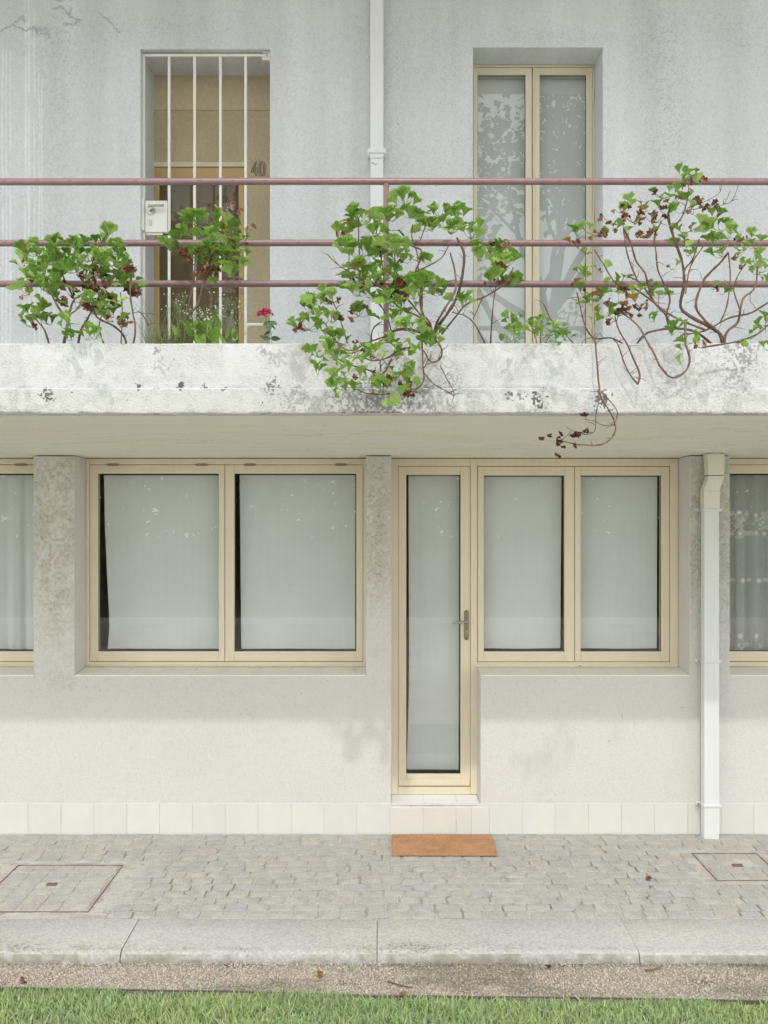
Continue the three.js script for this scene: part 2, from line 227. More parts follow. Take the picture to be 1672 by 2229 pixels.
const M = {
  upper: std({ map: scaled(upperMap, WW, 2.8, WX0, 2.6), bumpMap: scaled(roughcast, .9, .9), bumpScale: .006, roughness: .95 }),
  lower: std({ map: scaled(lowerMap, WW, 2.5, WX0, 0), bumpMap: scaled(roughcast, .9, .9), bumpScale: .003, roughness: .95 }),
  fascia: std({ map: scaled(fasciaMap, 4.8, .4, -2.4, 2.59), bumpMap: scaled(plasterBump, .5, .5), bumpScale: .006, roughness: .9 }),
  soffit: std({ map: scaled(soffitMap, 5.4, 2, -2.7, -.5), bumpMap: scaled(plasterBump, .8, .8), bumpScale: .004, roughness: .9 }),
  roof: std({ color: lin(.84, .84, .82), bumpMap: scaled(plasterBump, .8, .8), bumpScale: .003 }),
  cream: std({ map: scaled(paintMap, .7, 1.1), color: lin(1.03, .915, .715), roughness: .5, bumpMap: scaled(plasterBump, .6, .6), bumpScale: .001 }),
  creamUp: std({ map: scaled(paintMap, .7, 1.1), color: lin(1, .93, .72), roughness: .6, bumpMap: scaled(plasterBump, .6, .6), bumpScale: .0012 }),
  ochre: std({ map: scaled(paintMap, .7, 1.1), color: lin(.78, .55, .26), roughness: .5 }),
  lobby: std({ map: scaled(lobbyMap, 1.1, 1.1), bumpMap: scaled(roughcast, .9, .9), bumpScale: .006, roughness: .9 }),
  lobbyBand: std({ map: scaled(lobbyMap, 1.7, 1.7, .3, .2), color: lin(1.06, 1.08, 1.12), bumpMap: scaled(plasterBump, .8, .8), bumpScale: .002, roughness: .85 }),
  glass: new THREE.MeshPhysicalMaterial({ color: lin(.985, .995, .99), transmission: 1, thickness: 0, roughness: 0, ior: 1.72 }),
  glassDull: new THREE.MeshPhysicalMaterial({ color: lin(.80, .78, .70), transmission: 1, thickness: 0, roughness: 0, ior: 1.36 }),
  gasket: std({ color: lin(.02, .02, .018), roughness: .7 }),
  dark: std({ color: lin(.50, .47, .40) }),
  tile: [.90, .893, .886, .897].map((g, i) => std({ map: scaled(tileMap, .9, .9, i * .21, i * .13), color: lin(g * 1.0, g * [.995, .99, .988, .993][i], g * [.965, .952, .948, .96][i]), roughness: .42 })),
  sill: [0, 1, 2].map((i) => std({ map: scaled(tileMap, .6, .6, i * .17, i * .3), color: lin(1.10, 1.09, 1.05), roughness: .6 })),
  whiteTile: [0, 1, 2].map((i) => std({ map: scaled(tileMap, .7, .7, i * .2, i * .1), color: lin(1.12, 1.14, 1.2), roughness: .3 })),
  grout: std({ map: scaled(sandMap, .4, .4), color: lin(1.36, 1.38, 1.48) }),
  pipe: std({ map: scaled(paintMap, 1.2, 2.1), color: lin(1.05, 1.06, 1.08), roughness: .4 }),
  pipeOld: std({ map: scaled(paintMap, .9, 1.7), color: lin(.93, .95, .97), roughness: .45 }),
  pipeTop: std({ map: scaled(paintMap, .5, .5), color: lin(.95, .91, .81), roughness: .5 }),
  gate: std({ map: scaled(paintMap, .4, .9), color: lin(1.06, 1.05, 1.02), roughness: .4 }),
  rail: std({ map: railMap, roughness: .33 }),
  steel: std({ color: lin(.50, .49, .46), metalness: .9, roughness: .35 }),
  bronze: std({ color: lin(.33, .28, .20), metalness: .75, roughness: .45 }),
  black: std({ color: lin(.012, .012, .012), roughness: .6 }),
  numeral: std({ color: lin(.17, .15, .115), roughness: .6 }),
  kerb: std({ map: scaled(kerbMap, 5.4, 2.2, -2.7, -.15), bumpMap: scaled(graniteBump, .3, .3), bumpScale: .0025, roughness: .95 }),
  cement: std({ map: scaled(concreteMap, 1.1, .55), color: lin(1.12, 1.04, .93), bumpMap: scaled(graniteBump, .4, .4), bumpScale: .002, roughness: .95 }),
  stone: [0, 1, 2, 3, 4].map((i) => std({ map: scaled(graniteMap, .35, .35, i * .11, i * .23), bumpMap: scaled(graniteBump, .22, .22, i * .07), bumpScale: .005, roughness: .92, color: lin(...[[.99, .98, .94], [1.02, 1.0, .94], [.97, .96, .94], [1.03, 1.0, .94], [1.0, .99, .95]][i]) })),
  sand: std({ map: scaled(sandMap, .5, .5), color: lin(.98, .98, .99), bumpMap: scaled(graniteBump, .2, .2), bumpScale: .006, roughness: 1 }),
  gravel: std({ map: scaled(gravelMap, 1.6, .8), bumpMap: scaled(graniteBump, .12, .12), bumpScale: .012, roughness: 1 }),
  bounce_ground: std({ map: scaled(gravelMap, 3.1, 1.55), color: lin(1.4, 1.5, 1.6), roughness: 1 }),
  whiteKerb: std({ map: scaled(concreteMap, 1.9, .95), color: lin(1.9, 1.9, 1.9), roughness: .9 }),
  pebble: std({ color: lin(1, 1, 1), roughness: .95 }),
  soil: std({ map: scaled(soilMap, .7, .7), roughness: 1 }),
  lawn: std({ map: scaled(soilMap, .9, .9), color: lin(1.5, 1.8, 1.4), roughness: 1 }),
  edging: std({ color: lin(.11, .10, .08), roughness: .9 }),
  rust: std({ map: scaled(railMap, .5, .3), color: lin(.8, .75, .7), roughness: .9 }),
  coir: std({ map: scaled(coirMap, .4, .4), bumpMap: scaled(coirBump, .3, .3), bumpScale: .006, roughness: 1 }),
  cloth: new THREE.MeshPhysicalMaterial({ map: scaled(weaveMap, .7, .7), color: lin(.98, 1.02, 1.03), roughness: 1, transmission: .06, thickness: 0, side: THREE.DoubleSide }),
  clothUp: new THREE.MeshPhysicalMaterial({ map: scaled(weaveMap, .7, .7), color: lin(.84, .88, .90), roughness: 1, transmission: .06, thickness: 0, side: THREE.DoubleSide }),
  clothBeige: std({ map: scaled(weaveMap, .7, .7), color: lin(.36, .31, .22), roughness: 1, side: THREE.DoubleSide }),
  bark: [[1.25, 1.05, .95], [1.0, .95, .95], [1.45, 1.45, 1.4]].map((c) => std({ map: scaled(barkMap, .5, .25), color: lin(...c), roughness: .95 })),
};
const leafMat = (r, g, b, t = .34) => new THREE.MeshPhysicalMaterial({ color: lin(r, g, b), roughness: .62, transmission: t, thickness: 0, side: THREE.DoubleSide, ior: 1.35 });
M.leaf = [leafMat(.31, .49, .10), leafMat(.39, .58, .14), leafMat(.24, .42, .08), leafMat(.48, .64, .22)];
M.dry = [leafMat(.26, .10, .055, .2), leafMat(.35, .18, .10, .2), leafMat(.16, .07, .04, .15), leafMat(.44, .27, .17, .2)];
M.yellow = [leafMat(.50, .32, .06), leafMat(.55, .36, .12)];
// ------------------------------------------------------------------ the ground
const FAR = 120;
structure('lawn_ground', (() => { const g = new THREE.PlaneGeometry(2 * FAR, 2 * FAR, 1, 1); g.rotateX(-Math.PI / 2); g.translate(0, -.082, 0); return boxUV(g); })(), M.lawn, 'wide green lawn ground reaching away in front of the building', 'ground');

// granite setts on a sand bed
const holes = [[-2.154, -1.530, .654, 1.470], [1.906, 2.305, .412, .948]];     // the two inspection covers: x0, x1, z0, z1
const rimL = [-2.30, -1.42, .60, 1.575], rimR = [1.835, 2.40, .375, 1.0];
const pavement = thing('pavement', [0, -.06, .79], 'strip of grey granite setts between the plinth tiles and the kerb', 'pavement', undefined, 'structure');
part('sand_bed', (() => { const g = new THREE.BoxGeometry(10.4, .05, 1.569, 620, 1, 94), p = g.attributes.position; for (let i = 0; i < p.count; i++) if (p.getY(i) > 0) { const x = p.getX(i), z = p.getZ(i); p.setY(i, .0272 - .008 * sstep(.52, .66, fbm(x * 9 + 3, z * 9, 3)) + (vnoise(x * 60, z * 60) - .5) * .003); } g.translate(0, -.03, .7875); g.computeVertexNormals(); return boxUV(g); })(), M.sand, pavement);
part('cement_surround', box(rimL[0], rimL[1], -.03, -.0035, rimL[2], 1.571, .002), M.cement, pavement);
part('cement_surround', box(rimR[0], rimR[1], -.03, -.0035, rimR[2], rimR[3], .002), M.cement, pavement);
const settShapes = [];
for (let k = 0; k < 14; k++) {                                  // outlines of hand-split stones in a unit cell
  const r = mulberry(200 + k), n = 16, pos = [], idx = [], rim = [];
  const corner = Array.from({ length: 4 }, () => [.02 * r(), .02 * r()]);
  for (let i = 0; i < n; i++) { const e = Math.floor(i / 4), t = (i % 4) / 4, [ux, uz] = [[-1, -1], [1, -1], [1, 1], [-1, 1]][e], [vx, vz] = [[1, -1], [1, 1], [-1, 1], [-1, -1]][e], k = t ? 1 - .035 * r() : .955 - corner[e][0]; rim.push([lerp(ux, vx, t) * .5 * (t && ux === vx ? k : t ? 1 : k), lerp(uz, vz, t) * .5 * (t && uz === vz ? k : t ? 1 : k)]); }
  const tilt = [(r() - .5) * .004, (r() - .5) * .004];
  pos.push(0, .0012 + r() * .001, 0);
  for (const [x, z] of rim) pos.push(x * .95, .0004 + (r() - .5) * .0026 + tilt[0] * x + tilt[1] * z, z * .94);
  for (const [x, z] of rim) pos.push(x * .995, -.0032 + (r() - .5) * .002, z * .995);
  for (const [x, z] of rim) pos.push(x, -.05, z);
  for (let i = 0; i < n; i++) { const j = (i + 1) % n; idx.push(0, 1 + j, 1 + i); for (const b of [1, 1 + n]) idx.push(b + i, b + j, b + n + i, b + j, b + n + j, b + n + i); }
  const g = new THREE.BufferGeometry(); g.setAttribute('position', new THREE.Float32BufferAttribute(pos, 3)); g.setIndex(idx); g.computeVertexNormals();
  const p = g.attributes.position, uv = []; for (let i = 0; i < p.count; i++) uv.push(p.getX(i) * .115 + k * .19, p.getZ(i) * .115 + p.getY(i) + k * .07); g.setAttribute('uv', new THREE.Float32BufferAttribute(uv, 2));
  settShapes.push(g);
}
function settRows(x0, x1, z0, z1, rowDepth, seed, blocked = [], wmin = .108, wmax = .142) {
  const r = mulberry(seed), out = []; const rows = Math.round((z1 - z0) / rowDepth), d = (z1 - z0) / rows;
  const cols = []; for (let x = x0; x < x1 - .02;) { let w = wmin + r() * (wmax - wmin); if (x1 - x - w < wmin * .6) w = x1 - x; cols.push(w); x += w; }
  let drift = 0;
  for (let k = 0; k < rows; k++) {
    drift += (r() - .5) * .05; let x = x0 + (x1 - x0 > 2 ? drift : 0), c = 0; const z = z0 + (k + .5) * d;
    while (x < x1 - .02) {
      let w = (cols[c++ % cols.length]) + (x1 - x0 > 2 ? (r() - .5) * .016 : 0); if (x1 - x - w < wmin * .6) w = x1 - x;
      const cx = x + w / 2, jz = (r() - .5) * .012; x += w;
      if (blocked.some(([a, b, c, e]) => cx + w * .3 > a && cx - w * .3 < b && z + d * .35 > c && z - d * .35 < e)) continue;
      out.push({ x: cx, z: z + jz, w: w - .003 - r() * .006, d: d - .002 - r() * .006, y: (r() - .5) * .003, turn: (r() - .5) * .07, shape: Math.floor(r() * settShapes.length), mat: Math.floor(r() * 5) });
    }
  }
  return out;
}
function placeSett(s, parent) {
  const m = new THREE.Mesh(settShapes[s.shape], M.stone[s.mat]); m.name = 'paving_stone'; m.castShadow = m.receiveShadow = true;
  const w = worldOf(parent); m.position.set(s.x - w.x, s.y - w.y, s.z - w.z); m.rotation.y = s.turn; m.scale.set(s.w, 1, s.d); parent.add(m); return m;
}
{
  const setts = settRows(-4.6, 4.6, .006, 1.568, .1115, 12, [rimL, rimR]);
  const seen = (s) => Math.abs(s.x) < 2.55 * (7.5 - s.z) / 7.5 + .02;
  const near = setts.filter(seen).sort((a, b) => b.z - a.z).slice(0, 300), rest = setts.filter((s) => !near.includes(s));
  near.forEach((s) => placeSett(s, pavement));
  for (let c = 0; c < 5; c++) {
    const list = rest.filter((s) => s.mat === c).map((s) => { const g = settShapes[s.shape].clone(); g.scale(s.w, 1, s.d); g.rotateY(s.turn); g.translate(s.x, s.y, s.z); return g; });
    tag(part('paving_stones', list, M.stone[c], pavement), undefined, undefined, undefined, 'stuff');
  }
}
// inspection covers: a rusty steel tray filled with the same setts
function cover([x0, x1, z0, z1], cols, rows, label, seed, hx, hz) {
  const t = thing('manhole_cover', [(x0 + x1) / 2, -.03, (z0 + z1) / 2], label, 'manhole cover', 'paved inspection covers');
  const y = .001, f = .006;
  part('steel_frame', [box(x0, x1, -.03, y, z0, z0 + f), box(x0, x1, -.03, y, z1 - f, z1), box(x0, x0 + f, -.03, y, z0 + f, z1 - f), box(x1 - f, x1, -.03, y, z0 + f, z1 - f)], M.rust, t);
  part('mortar_bed', box(x0 + f, x1 - f, -.03, -.005, z0 + f, z1 - f), M.cement, t);
  settRows(x0 + .014, x1 - .014, z0 + .014, z1 - .014, rows, seed, [[hx - .03, hx + .03, hz - .02, hz + .02]], cols, cols * 1.3).forEach((s) => { s.y = -.001; s.turn *= .4; placeSett(s, t); });
  const ring4 = [[-.028, .028, -.022, -.017], [-.028, .028, .017, .022], [-.028, -.023, -.017, .017], [.023, .028, -.017, .017]].map(([a, b, c, e]) => box(hx + a, hx + b, -.02, .004, hz + c, hz + e));
  part('lifting_eye', ring4, M.rust, t); part('lifting_bar', tube([new THREE.Vector3(hx - .023, -.004, hz), new THREE.Vector3(hx + .023, -.004, hz)], .005, 6), M.rust, t);
  return t;
}
cover(holes[0], .105, .125, 'large rectangular stone-filled manhole cover framed in rusty steel, below the left neighbouring window', 51, -1.85, 1.02);
cover(holes[1], .095, .125, 'small rectangular stone-filled manhole cover in rusty frame beside the foot of the white downpipe', 52, 2.11, .663);

// kerb stones, gravel strip, edging board, grass
const kerb = thing('kerb', [0, -.15, 1.8], 'row of long concrete kerb stones with rounded front edge along the paving', 'kerb', undefined, 'structure');
[[-4.95, -3.72], [-3.72, -2.478], [-2.478, -1.241], [-1.241, -.020], [-.020, 1.229], [1.229, 2.468], [2.468, 3.7], [3.7, 4.95]].forEach(([a, b], i) => {
  const dz = [0, 0, .006, 0, -.003, .004, 0, 0][i], dy = [0, 0, .002, 0, .001, -.003, 0, 0][i], c = [];
  for (let k = 0; k <= 6; k++) { const t = k / 6 * Math.PI / 2; c.push([1.972 + .045 * Math.sin(t) + dz, -.052 + .045 * Math.cos(t) + dy]); }
  part('kerb_stone', sweep([[1.575, -.15], [1.575, -.003 + dy], [1.582, .001 + dy], [1.78, -.001 + dy], ...c, [2.022 + dz, -.15]].map(([z, y]) => [z, y]), a + .0016, b - .0016, 40, .0018, i + 3), M.kerb, kerb);
});
structure('gravel_strip', (() => { const s = new THREE.Shape([[-5.2, -1.9], [5.2, -1.9], [5.2, -2.60], [-5.2, -2.16]].map(([x, y]) => new THREE.Vector2(x, y))); const g = new THREE.ExtrudeGeometry(s, { depth: .02, bevelEnabled: false }); g.rotateX(-Math.PI / 2); g.translate(0, -.0815, 0); return boxUV(g); })(), M.gravel, 'narrow strip of pinkish gravel between kerb and lawn', 'gravel');
const edgeZ = (x) => 2.375 + x * .0425;
{
  const m = new THREE.InstancedMesh(new THREE.IcosahedronGeometry(1, 0), M.pebble, 42000); m.name = 'gravel'; tag(m, 'loose pink and grey gravel grains at the foot of the kerb', 'gravel', undefined, 'stuff');
  const r = mulberry(8), q = new THREE.Object3D(), c = new THREE.Color();
  for (let i = 0; i < 42000; i++) {
    const x = rr(-2.7, 2.7, r), z = rr(2.02, edgeZ(x) - .006, r), s = .0016 + .0032 * r() ** 2, k = .30 + .22 * r();
    q.position.set(x, -.0615 + s * .3 + (z < 2.06 ? (2.06 - z) * .12 : 0), z); q.rotation.set(r() * 6, r() * 6, r() * 6); q.scale.set(s * rr(.8, 1.3, r), s * .8, s * rr(.8, 1.3, r)); q.updateMatrix(); m.setMatrixAt(i, q.matrix);
    const dark = sstep(.56, .68, fbm(x * 1.7 + 9, z * 6, 4)) * (r() < .6 ? .55 : .1); const t = r(); c.setRGB(k * (t < .7 ? 1.24 : 1.10) * (1 - dark), k * (t < .7 ? 1.04 : 1.04) * (1 - dark), k * (t < .7 ? .82 : .92) * (1 - dark * 1.05)); m.setColorAt(i, c);
  }
  m.receiveShadow = m.castShadow = true; scene.add(m);
}
{
  const pts = []; for (let i = 0; i <= 60; i++) { const x = -5 + i / 6; pts.push([x, edgeZ(x) + (fbm(x * 2, 4, 3) - .5) * .012]); }
  const pos = [], idx = []; pts.forEach(([x, z]) => { const y = -.056 + (fbm(x * 1.3, 1, 3) - .5) * .012; pos.push(x, -.09, z, x, y, z, x, y - .002, z + .006, x, -.09, z + .006); });
  for (let i = 0; i < 60; i++) for (let k = 0; k < 3; k++) { const a = i * 4 + k; idx.push(a, a + 4, a + 1, a + 1, a + 4, a + 5); }
  let g = new THREE.BufferGeometry(); g.setAttribute('position', new THREE.Float32BufferAttribute(pos, 3)); g.setIndex(idx); g = toCreasedNormals(g, .6);
  structure('lawn_edging', boxUV(g), M.edging, 'thin dark sunken edging board between gravel and grass', 'edging');
}
{
  const n = 5, pos = [], idx = [];
  for (let i = 0; i <= n; i++) { const t = i / n, w = .5 * (1 - t * t * .98), bend = t * t * .45; pos.push(-w, t, bend, w, t, bend); }
  for (let i = 0; i < n; i++) { const a = i * 2; idx.push(a, a + 1, a + 2, a + 1, a + 3, a + 2); }
  const g = new THREE.BufferGeometry(); g.setAttribute('position', new THREE.Float32BufferAttribute(pos, 3)); g.setIndex(idx); g.computeVertexNormals();
  const N = 90000, mat = new THREE.MeshPhysicalMaterial({ roughness: .6, transmission: .3, thickness: 0, side: THREE.DoubleSide, ior: 1.35 });
  const m = new THREE.InstancedMesh(g, mat, N); m.name = 'grass'; tag(m, 'short coarse green lawn grass along the bottom of the view', 'grass', undefined, 'stuff');
  const r = mulberry(15), q = new THREE.Object3D(), c = new THREE.Color(); q.rotation.order = 'YXZ';
  for (let i = 0; i < N; i++) {
    const x = rr(-3.1, 3.1, r), fr = r(), z = edgeZ(x) + .010 + 1.25 * fr ** 1.5 + .016 * fbm(x * 6, 3.3, 3), bare = z < edgeZ(x) + .07 && fbm(x * 2.3 + 5, 8.8, 3) > .55 && r() < .8;
    const len = (bare ? .012 : .028) + .028 * r() * (bare ? .4 : 1) * (.5 + fbm(x * 5, z * 5, 2)), k = .8 + .5 * r(), straw = r() < .05;
    q.position.set(x, -.082, z); q.rotation.set(rr(-.7, 1.0, r), r() * 6.283, rr(-.5, .5, r)); q.scale.set(.0075 * rr(.5, 1.4, r), len, len); q.updateMatrix(); m.setMatrixAt(i, q.matrix);
    const p = fbm(x * 3 + 2, z * 3, 3); c.setRGB((straw ? .55 : .36 + .12 * p) * k, (straw ? .50 : .47 + .09 * p) * k, (straw ? .32 : .24) * k); m.setColorAt(i, c);
  }
  m.castShadow = m.receiveShadow = true; scene.add(m);
}
// out of view: pale ground added to bounce light, kerb mirrored in the panes
structure('bounce_ground', box(-30, 30, -.09, -.055, 3.7, 15.0), M.bounce_ground, 'pale gravel ground beyond the lawn strip, added to bounce light onto the facade', 'bounce_ground');
structure('far_kerb', box(-30, 30, -.09, .05, 15.02, 15.25, .02), M.whiteKerb, 'pale kerb closing the far side of the added gravel', 'kerb');

// ------------------------------------------------------------------ the building
const Z1 = -.29;                                             // plane of the ground-floor joinery
const house = thing('apartment_building', [0, 0, 0], 'two-storey pale roughcast apartment building with cream joinery and long balcony', 'building');
function slabShape(pts, holesList, depth, zFront, bev = .005) {
  const s = new THREE.Shape(pts.map(([x, y]) => new THREE.Vector2(x, y)));
  for (const [x0, x1, y0, y1] of holesList) { const h = new THREE.Path(); h.moveTo(x0, y0); h.lineTo(x0, y1); h.lineTo(x1, y1); h.lineTo(x1, y0); h.closePath(); s.holes.push(h); }
  const g = new THREE.ExtrudeGeometry(s, { depth: depth - 2 * bev, bevelEnabled: true, bevelThickness: bev, bevelSize: bev, bevelOffset: -bev, bevelSegments: 2 });
  g.translate(0, 0, zFront - depth + bev); return boxUV(g);
}
// ground storey: parapets and pillars in one outline, open above to the slab
const SILL = 1.033, TOPG = 2.461;
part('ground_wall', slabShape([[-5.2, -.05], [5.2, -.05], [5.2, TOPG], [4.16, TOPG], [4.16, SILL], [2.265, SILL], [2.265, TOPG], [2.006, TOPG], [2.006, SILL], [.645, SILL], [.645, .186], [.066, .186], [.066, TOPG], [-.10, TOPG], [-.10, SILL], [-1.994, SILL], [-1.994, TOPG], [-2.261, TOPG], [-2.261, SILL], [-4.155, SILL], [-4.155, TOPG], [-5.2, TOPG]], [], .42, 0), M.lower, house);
// upper storey wall with the gate lobby and the tall window
part('upper_wall', slabShape([[-5.2, 2.68], [5.2, 2.68], [5.2, 6.1], [-5.2, 6.1]], [[-1.564, -.724, 2.72, 5.105], [.597, 1.440, 2.72, 5.117]], .46, 0), M.upper, house);
// slab, fascia, planter trough, eaves
part('balcony_slab', (() => { const g = sweep([[-.45, 2.463], [0, 2.467], [.5, 2.512], [1.0, 2.560], [1.385, 2.597], [1.385, 2.70], [0.9, 2.70], [-.45, 2.679]], -5.2, 5.2, 120, .0012, 4); return g; })(), M.soffit, house);
part('slab_edge', sweep([[1.386, 2.603], [1.447, 2.602], [1.455, 2.607], [1.456, 2.733], [1.449, 2.7385], [1.386, 2.7390]], -5.2, 5.2, 420, .0022, 5), M.fascia, house);
part('planter_wall', sweep([[1.375, 2.7395], [1.442, 2.7395], [1.443, 2.968], [1.437, 2.975], [1.381, 2.975], [1.375, 2.968]], -5.2, 5.2, 420, .002, 6), M.fascia, house);
part('planter_back', box(-5.2, 5.2, 2.7005, 2.94, .90, .96, .006), M.fascia, house);
part('planter_soil', box(-5.2, 5.2, 2.7008, 2.925, .961, 1.374), M.soil, house);
part('eaves', box(-5.2, 5.2, 5.81, 6.02, .002, 2.1, .01), M.roof, house);
part('roof', box(-5.2, 5.2, 6.101, 6.3, -6, .001), M.roof, house);
// rooms behind, so that the panes look into closed dark space
part('room_walls', [box(-5.2, 5.2, -.05, .10, -6, -.425), box(-5.2, 5.2, .10, 2.46, -6, -5.8), box(-5.2, -5, .10, 2.46, -5.8, -.425), box(5, 5.2, .10, 2.46, -5.8, -.425), box(-5.2, 5.2, 2.462, 2.675, -6, -.455), box(-5.2, 5.2, 2.68, 6.1, -6, -5.8), box(-5.2, -5, 2.68, 6.1, -5.8, -.47), box(5, 5.2, 2.68, 6.1, -5.8, -.47), box(-.2, -.05, 2.68, 6.1, -5.8, -.47), box(-.05, .05, .10, 2.46, -5.8, -.425)], M.dark, house);

// plinth tiles
const plinth = part('plinth', box(-5.2, 5.2, 0, .2045, .0005, .0015), M.grout, house);
{
  const joints = []; for (let x = -.1584; x > -4.9; x -= .2135) joints.unshift(x); joints.push(.056);
  const right = [.701, .915, 1.128, 1.345, 1.561, 1.773, 1.991, 2.207, 2.42, 2.634, 2.848, 3.06, 3.275, 3.49, 3.70, 3.92, 4.13, 4.34, 4.55, 4.76];
  const tiles = []; for (let i = 0; i < joints.length - 1; i++) tiles.push([joints[i], joints[i + 1], .2045]);
  tiles.push([.056, .272, .180], [.272, .487, .180], [.487, .585, .180], [.585, .701, .180]); for (let i = 0; i < right.length - 1; i++) tiles.push([right[i], right[i + 1], .2045]);
  tiles.forEach(([a, b, top], i) => part('tile', box(a + .0011, b - .0011, .004 + .004 * rnd(), top - .001 - .001 * rnd(), .0017, .0042 + .0016 * rnd(), .0012), M.tile[Math.floor(rnd() * 4)], plinth));
}
// sloping sill tiles in each opening; joints run in perspective towards the pane
function sillTiles(x0, x1, y, list, mats, w = .2135, off = 0) {
  const lean = (g) => { if (y < .5) return g; const p = g.attributes.position; for (let i = 0; i < p.count; i++) p.setY(i, p.getY(i) - (p.getZ(i) - Z1) * .055); return g; };
  const bed = part('window_sill', lean(box(x0 + .001, x1 - .001, y - .004, y + .0015, Z1 + .001, -.004)), M.grout, house);
  let a = x0 + .002, b = x0 + off; for (let i = 0; a < x1 - .004; i++) { if (b > x1 - .02) b = x1 - .002; part('tile', lean(box(a + .001, b - .001, y - .002, y + .0045 + .0012 * rnd(), Z1 + .002, .0015, .0012)), mats[i % 3], bed); a = b; b = a + w; }
}
sillTiles(-1.994, -.10, SILL + .016, [], M.sill, .2135, .115);
sillTiles(-4.155, -2.261, SILL + .016, [], M.sill, .2135, .115);
sillTiles(2.265, 4.16, SILL + .016, [], M.sill, .2135, .09);
sillTiles(.645, 2.006, SILL + .016, [], M.sill, .2135, .19);
sillTiles(.067, .644, .187, [], M.whiteTile, .2165, .215);

// joinery
const FR = [Z1 - .07, Z1], SA = [Z1 - .064, Z1 - .005], GZ = Z1 - .030;
function pane(x0, x1, y0, y1, z, parent) { const g = new THREE.PlaneGeometry(x1 - x0 + .01, y1 - y0 + .01); g.translate((x0 + x1) / 2, (y0 + y1) / 2, z); return part('pane', boxUV(g), M.glass, parent); }
function sash(x0, x1, y0, y1, gx0, gx1, gy0, gy1, parent, mat = M.cream, za = SA, gz = GZ, name = 'sash') {
  x0 += .0008; x1 -= .0008; y0 += .0008; y1 -= .0008;
  part(name, ring(x0, x1, y0, y1, gx0 - x0, x1 - gx1, y1 - gy1, gy0 - y0, za[0], za[1], .003), mat, parent);
  part('gasket', ring(gx0 - .002, gx1 + .002, gy0 - .002, gy1 + .002, .0045, .0045, .005, .0045, gz - .006, gz + .006, 0), M.gasket, parent);
  pane(gx0, gx1, gy0, gy1, gz, parent);
}
function hinge(x, y, z, parent) { const g = cyl(.0045, .0045, .074, 10); g.rotateZ(Math.PI / 2); g.translate(x, y, z + .003); const k = cyl(.0062, .0062, .006, 10); k.rotateZ(Math.PI / 2); const k2 = k.clone(); k.translate(x - .037, y, z + .003); k2.translate(x + .037, y, z + .003); part('hinge', [g, k, k2, box(x - .03, x + .03, y - .008, y + .008, z - .004, z + .0015)], M.bronze, parent); }
function twinWindow(dx, hinges, label) {
  const w = part('window', ring(-1.993 + dx, -.101 + dx, 1.0560, 2.4595, .0225, .0205, .040, .031, FR[0], FR[1]), M.cream, house);
  if (label) w.userData.label = label;
  sash(-1.9685 + dx, -1.0575 + dx, 1.0895, 2.4175, -1.914 + dx, -1.0977 + dx, 1.157, 2.358, w);
  sash(-1.0555 + dx, -.1235 + dx, 1.0895, 2.4175, -.9926 + dx, -.1684 + dx, 1.157, 2.358, w);
  if (hinges) for (const x of [-1.810, -1.213, -.886, -.272]) hinge(x + dx, 2.419, Z1, w);
  part('sill_bar', box(-1.99 + dx, -.104 + dx, 1.056, 1.066, Z1 + .0005, Z1 + .012, .003), M.cream, w);
  return w;
}
twinWindow(0, true); twinWindow(-2.161, true); twinWindow(4.259, false);
// the glazed door and the two casements beside it share one frame
const bay = part('window', [box(.067, .1135, .1925, 2.4595, FR[0], FR[1], .003), box(.6025, .6475, .1925, 2.4595, FR[0], FR[1] + .004, .004), box(1.949, 2.0045, 1.0565, 2.4595, FR[0], FR[1], .003), box(.1135, .6025, 2.409, 2.4595, FR[0], FR[1] - .001, .003), box(.6475, 1.949, 2.409, 2.4595, FR[0], FR[1] - .001, .003), box(.6475, 1.949, 1.0565, 1.0855, FR[0], FR[1] - .001, .003), box(.1135, .6025, .1925, .243, FR[0], FR[1] + .006, .004)], M.cream, house);
part('sill_bar', box(.640, 2.004, 1.055, 1.074, Z1 + .0005, Z1 + .020, .004), M.cream, bay);
sash(.650, 1.3055, 1.0875, 2.4065, .6936, 1.238, 1.156, 2.3454, bay);
sash(1.3075, 1.9470, 1.0875, 2.4065, 1.348, 1.8927, 1.156, 2.3454, bay);
part('bolt_hole', (() => { const g = cyl(.004, .004, .003, 10); g.rotateX(Math.PI / 2); g.translate(1.337, 1.064, Z1 + .0205); return g; })(), M.black, bay);
const door = part('door', ring(.1155, .6005, .2455, 2.4065, .1690 - .1155, .6005 - .5355, .0565, .084, SA[0] + .004, SA[1] + .001, .003), M.cream, house);
part('gasket', ring(.167, .5375, .3275, 2.352, .005, .0045, .005, .010, GZ - .006, GZ + .006, 0), M.gasket, door);
pane(.169, .5355, .329, 2.350, GZ, door);
part('kick_board', box(.119, .598, .2555, .296, SA[1] + .0012, SA[1] + .011, .003), M.cream, door);
part('lock_plate', (() => { const s = new THREE.Shape(), r = .0145, h = .1; s.absarc(0, h - r, r, 0, Math.PI); s.absarc(0, -h + r, r, Math.PI, 2 * Math.PI); s.closePath(); const g = new THREE.ExtrudeGeometry(s, { depth: .006, bevelEnabled: true, bevelThickness: .0015, bevelSize: .0015, bevelSegments: 2, curveSegments: 10 }); g.translate(.575, 1.335, SA[1] + .001); return boxUV(g); })(), M.bronze, door);
part('lever_handle', [(() => { const g = cyl(.009, .009, .045, 14); g.rotateX(Math.PI / 2); g.translate(.575, 1.362, SA[1] + .03); return g; })(), tube([new THREE.Vector3(.578, 1.362, SA[1] + .05), new THREE.Vector3(.55, 1.361, SA[1] + .052), new THREE.Vector3(.478, 1.354, SA[1] + .055)], .0085, 12, .0082)], M.steel, door);
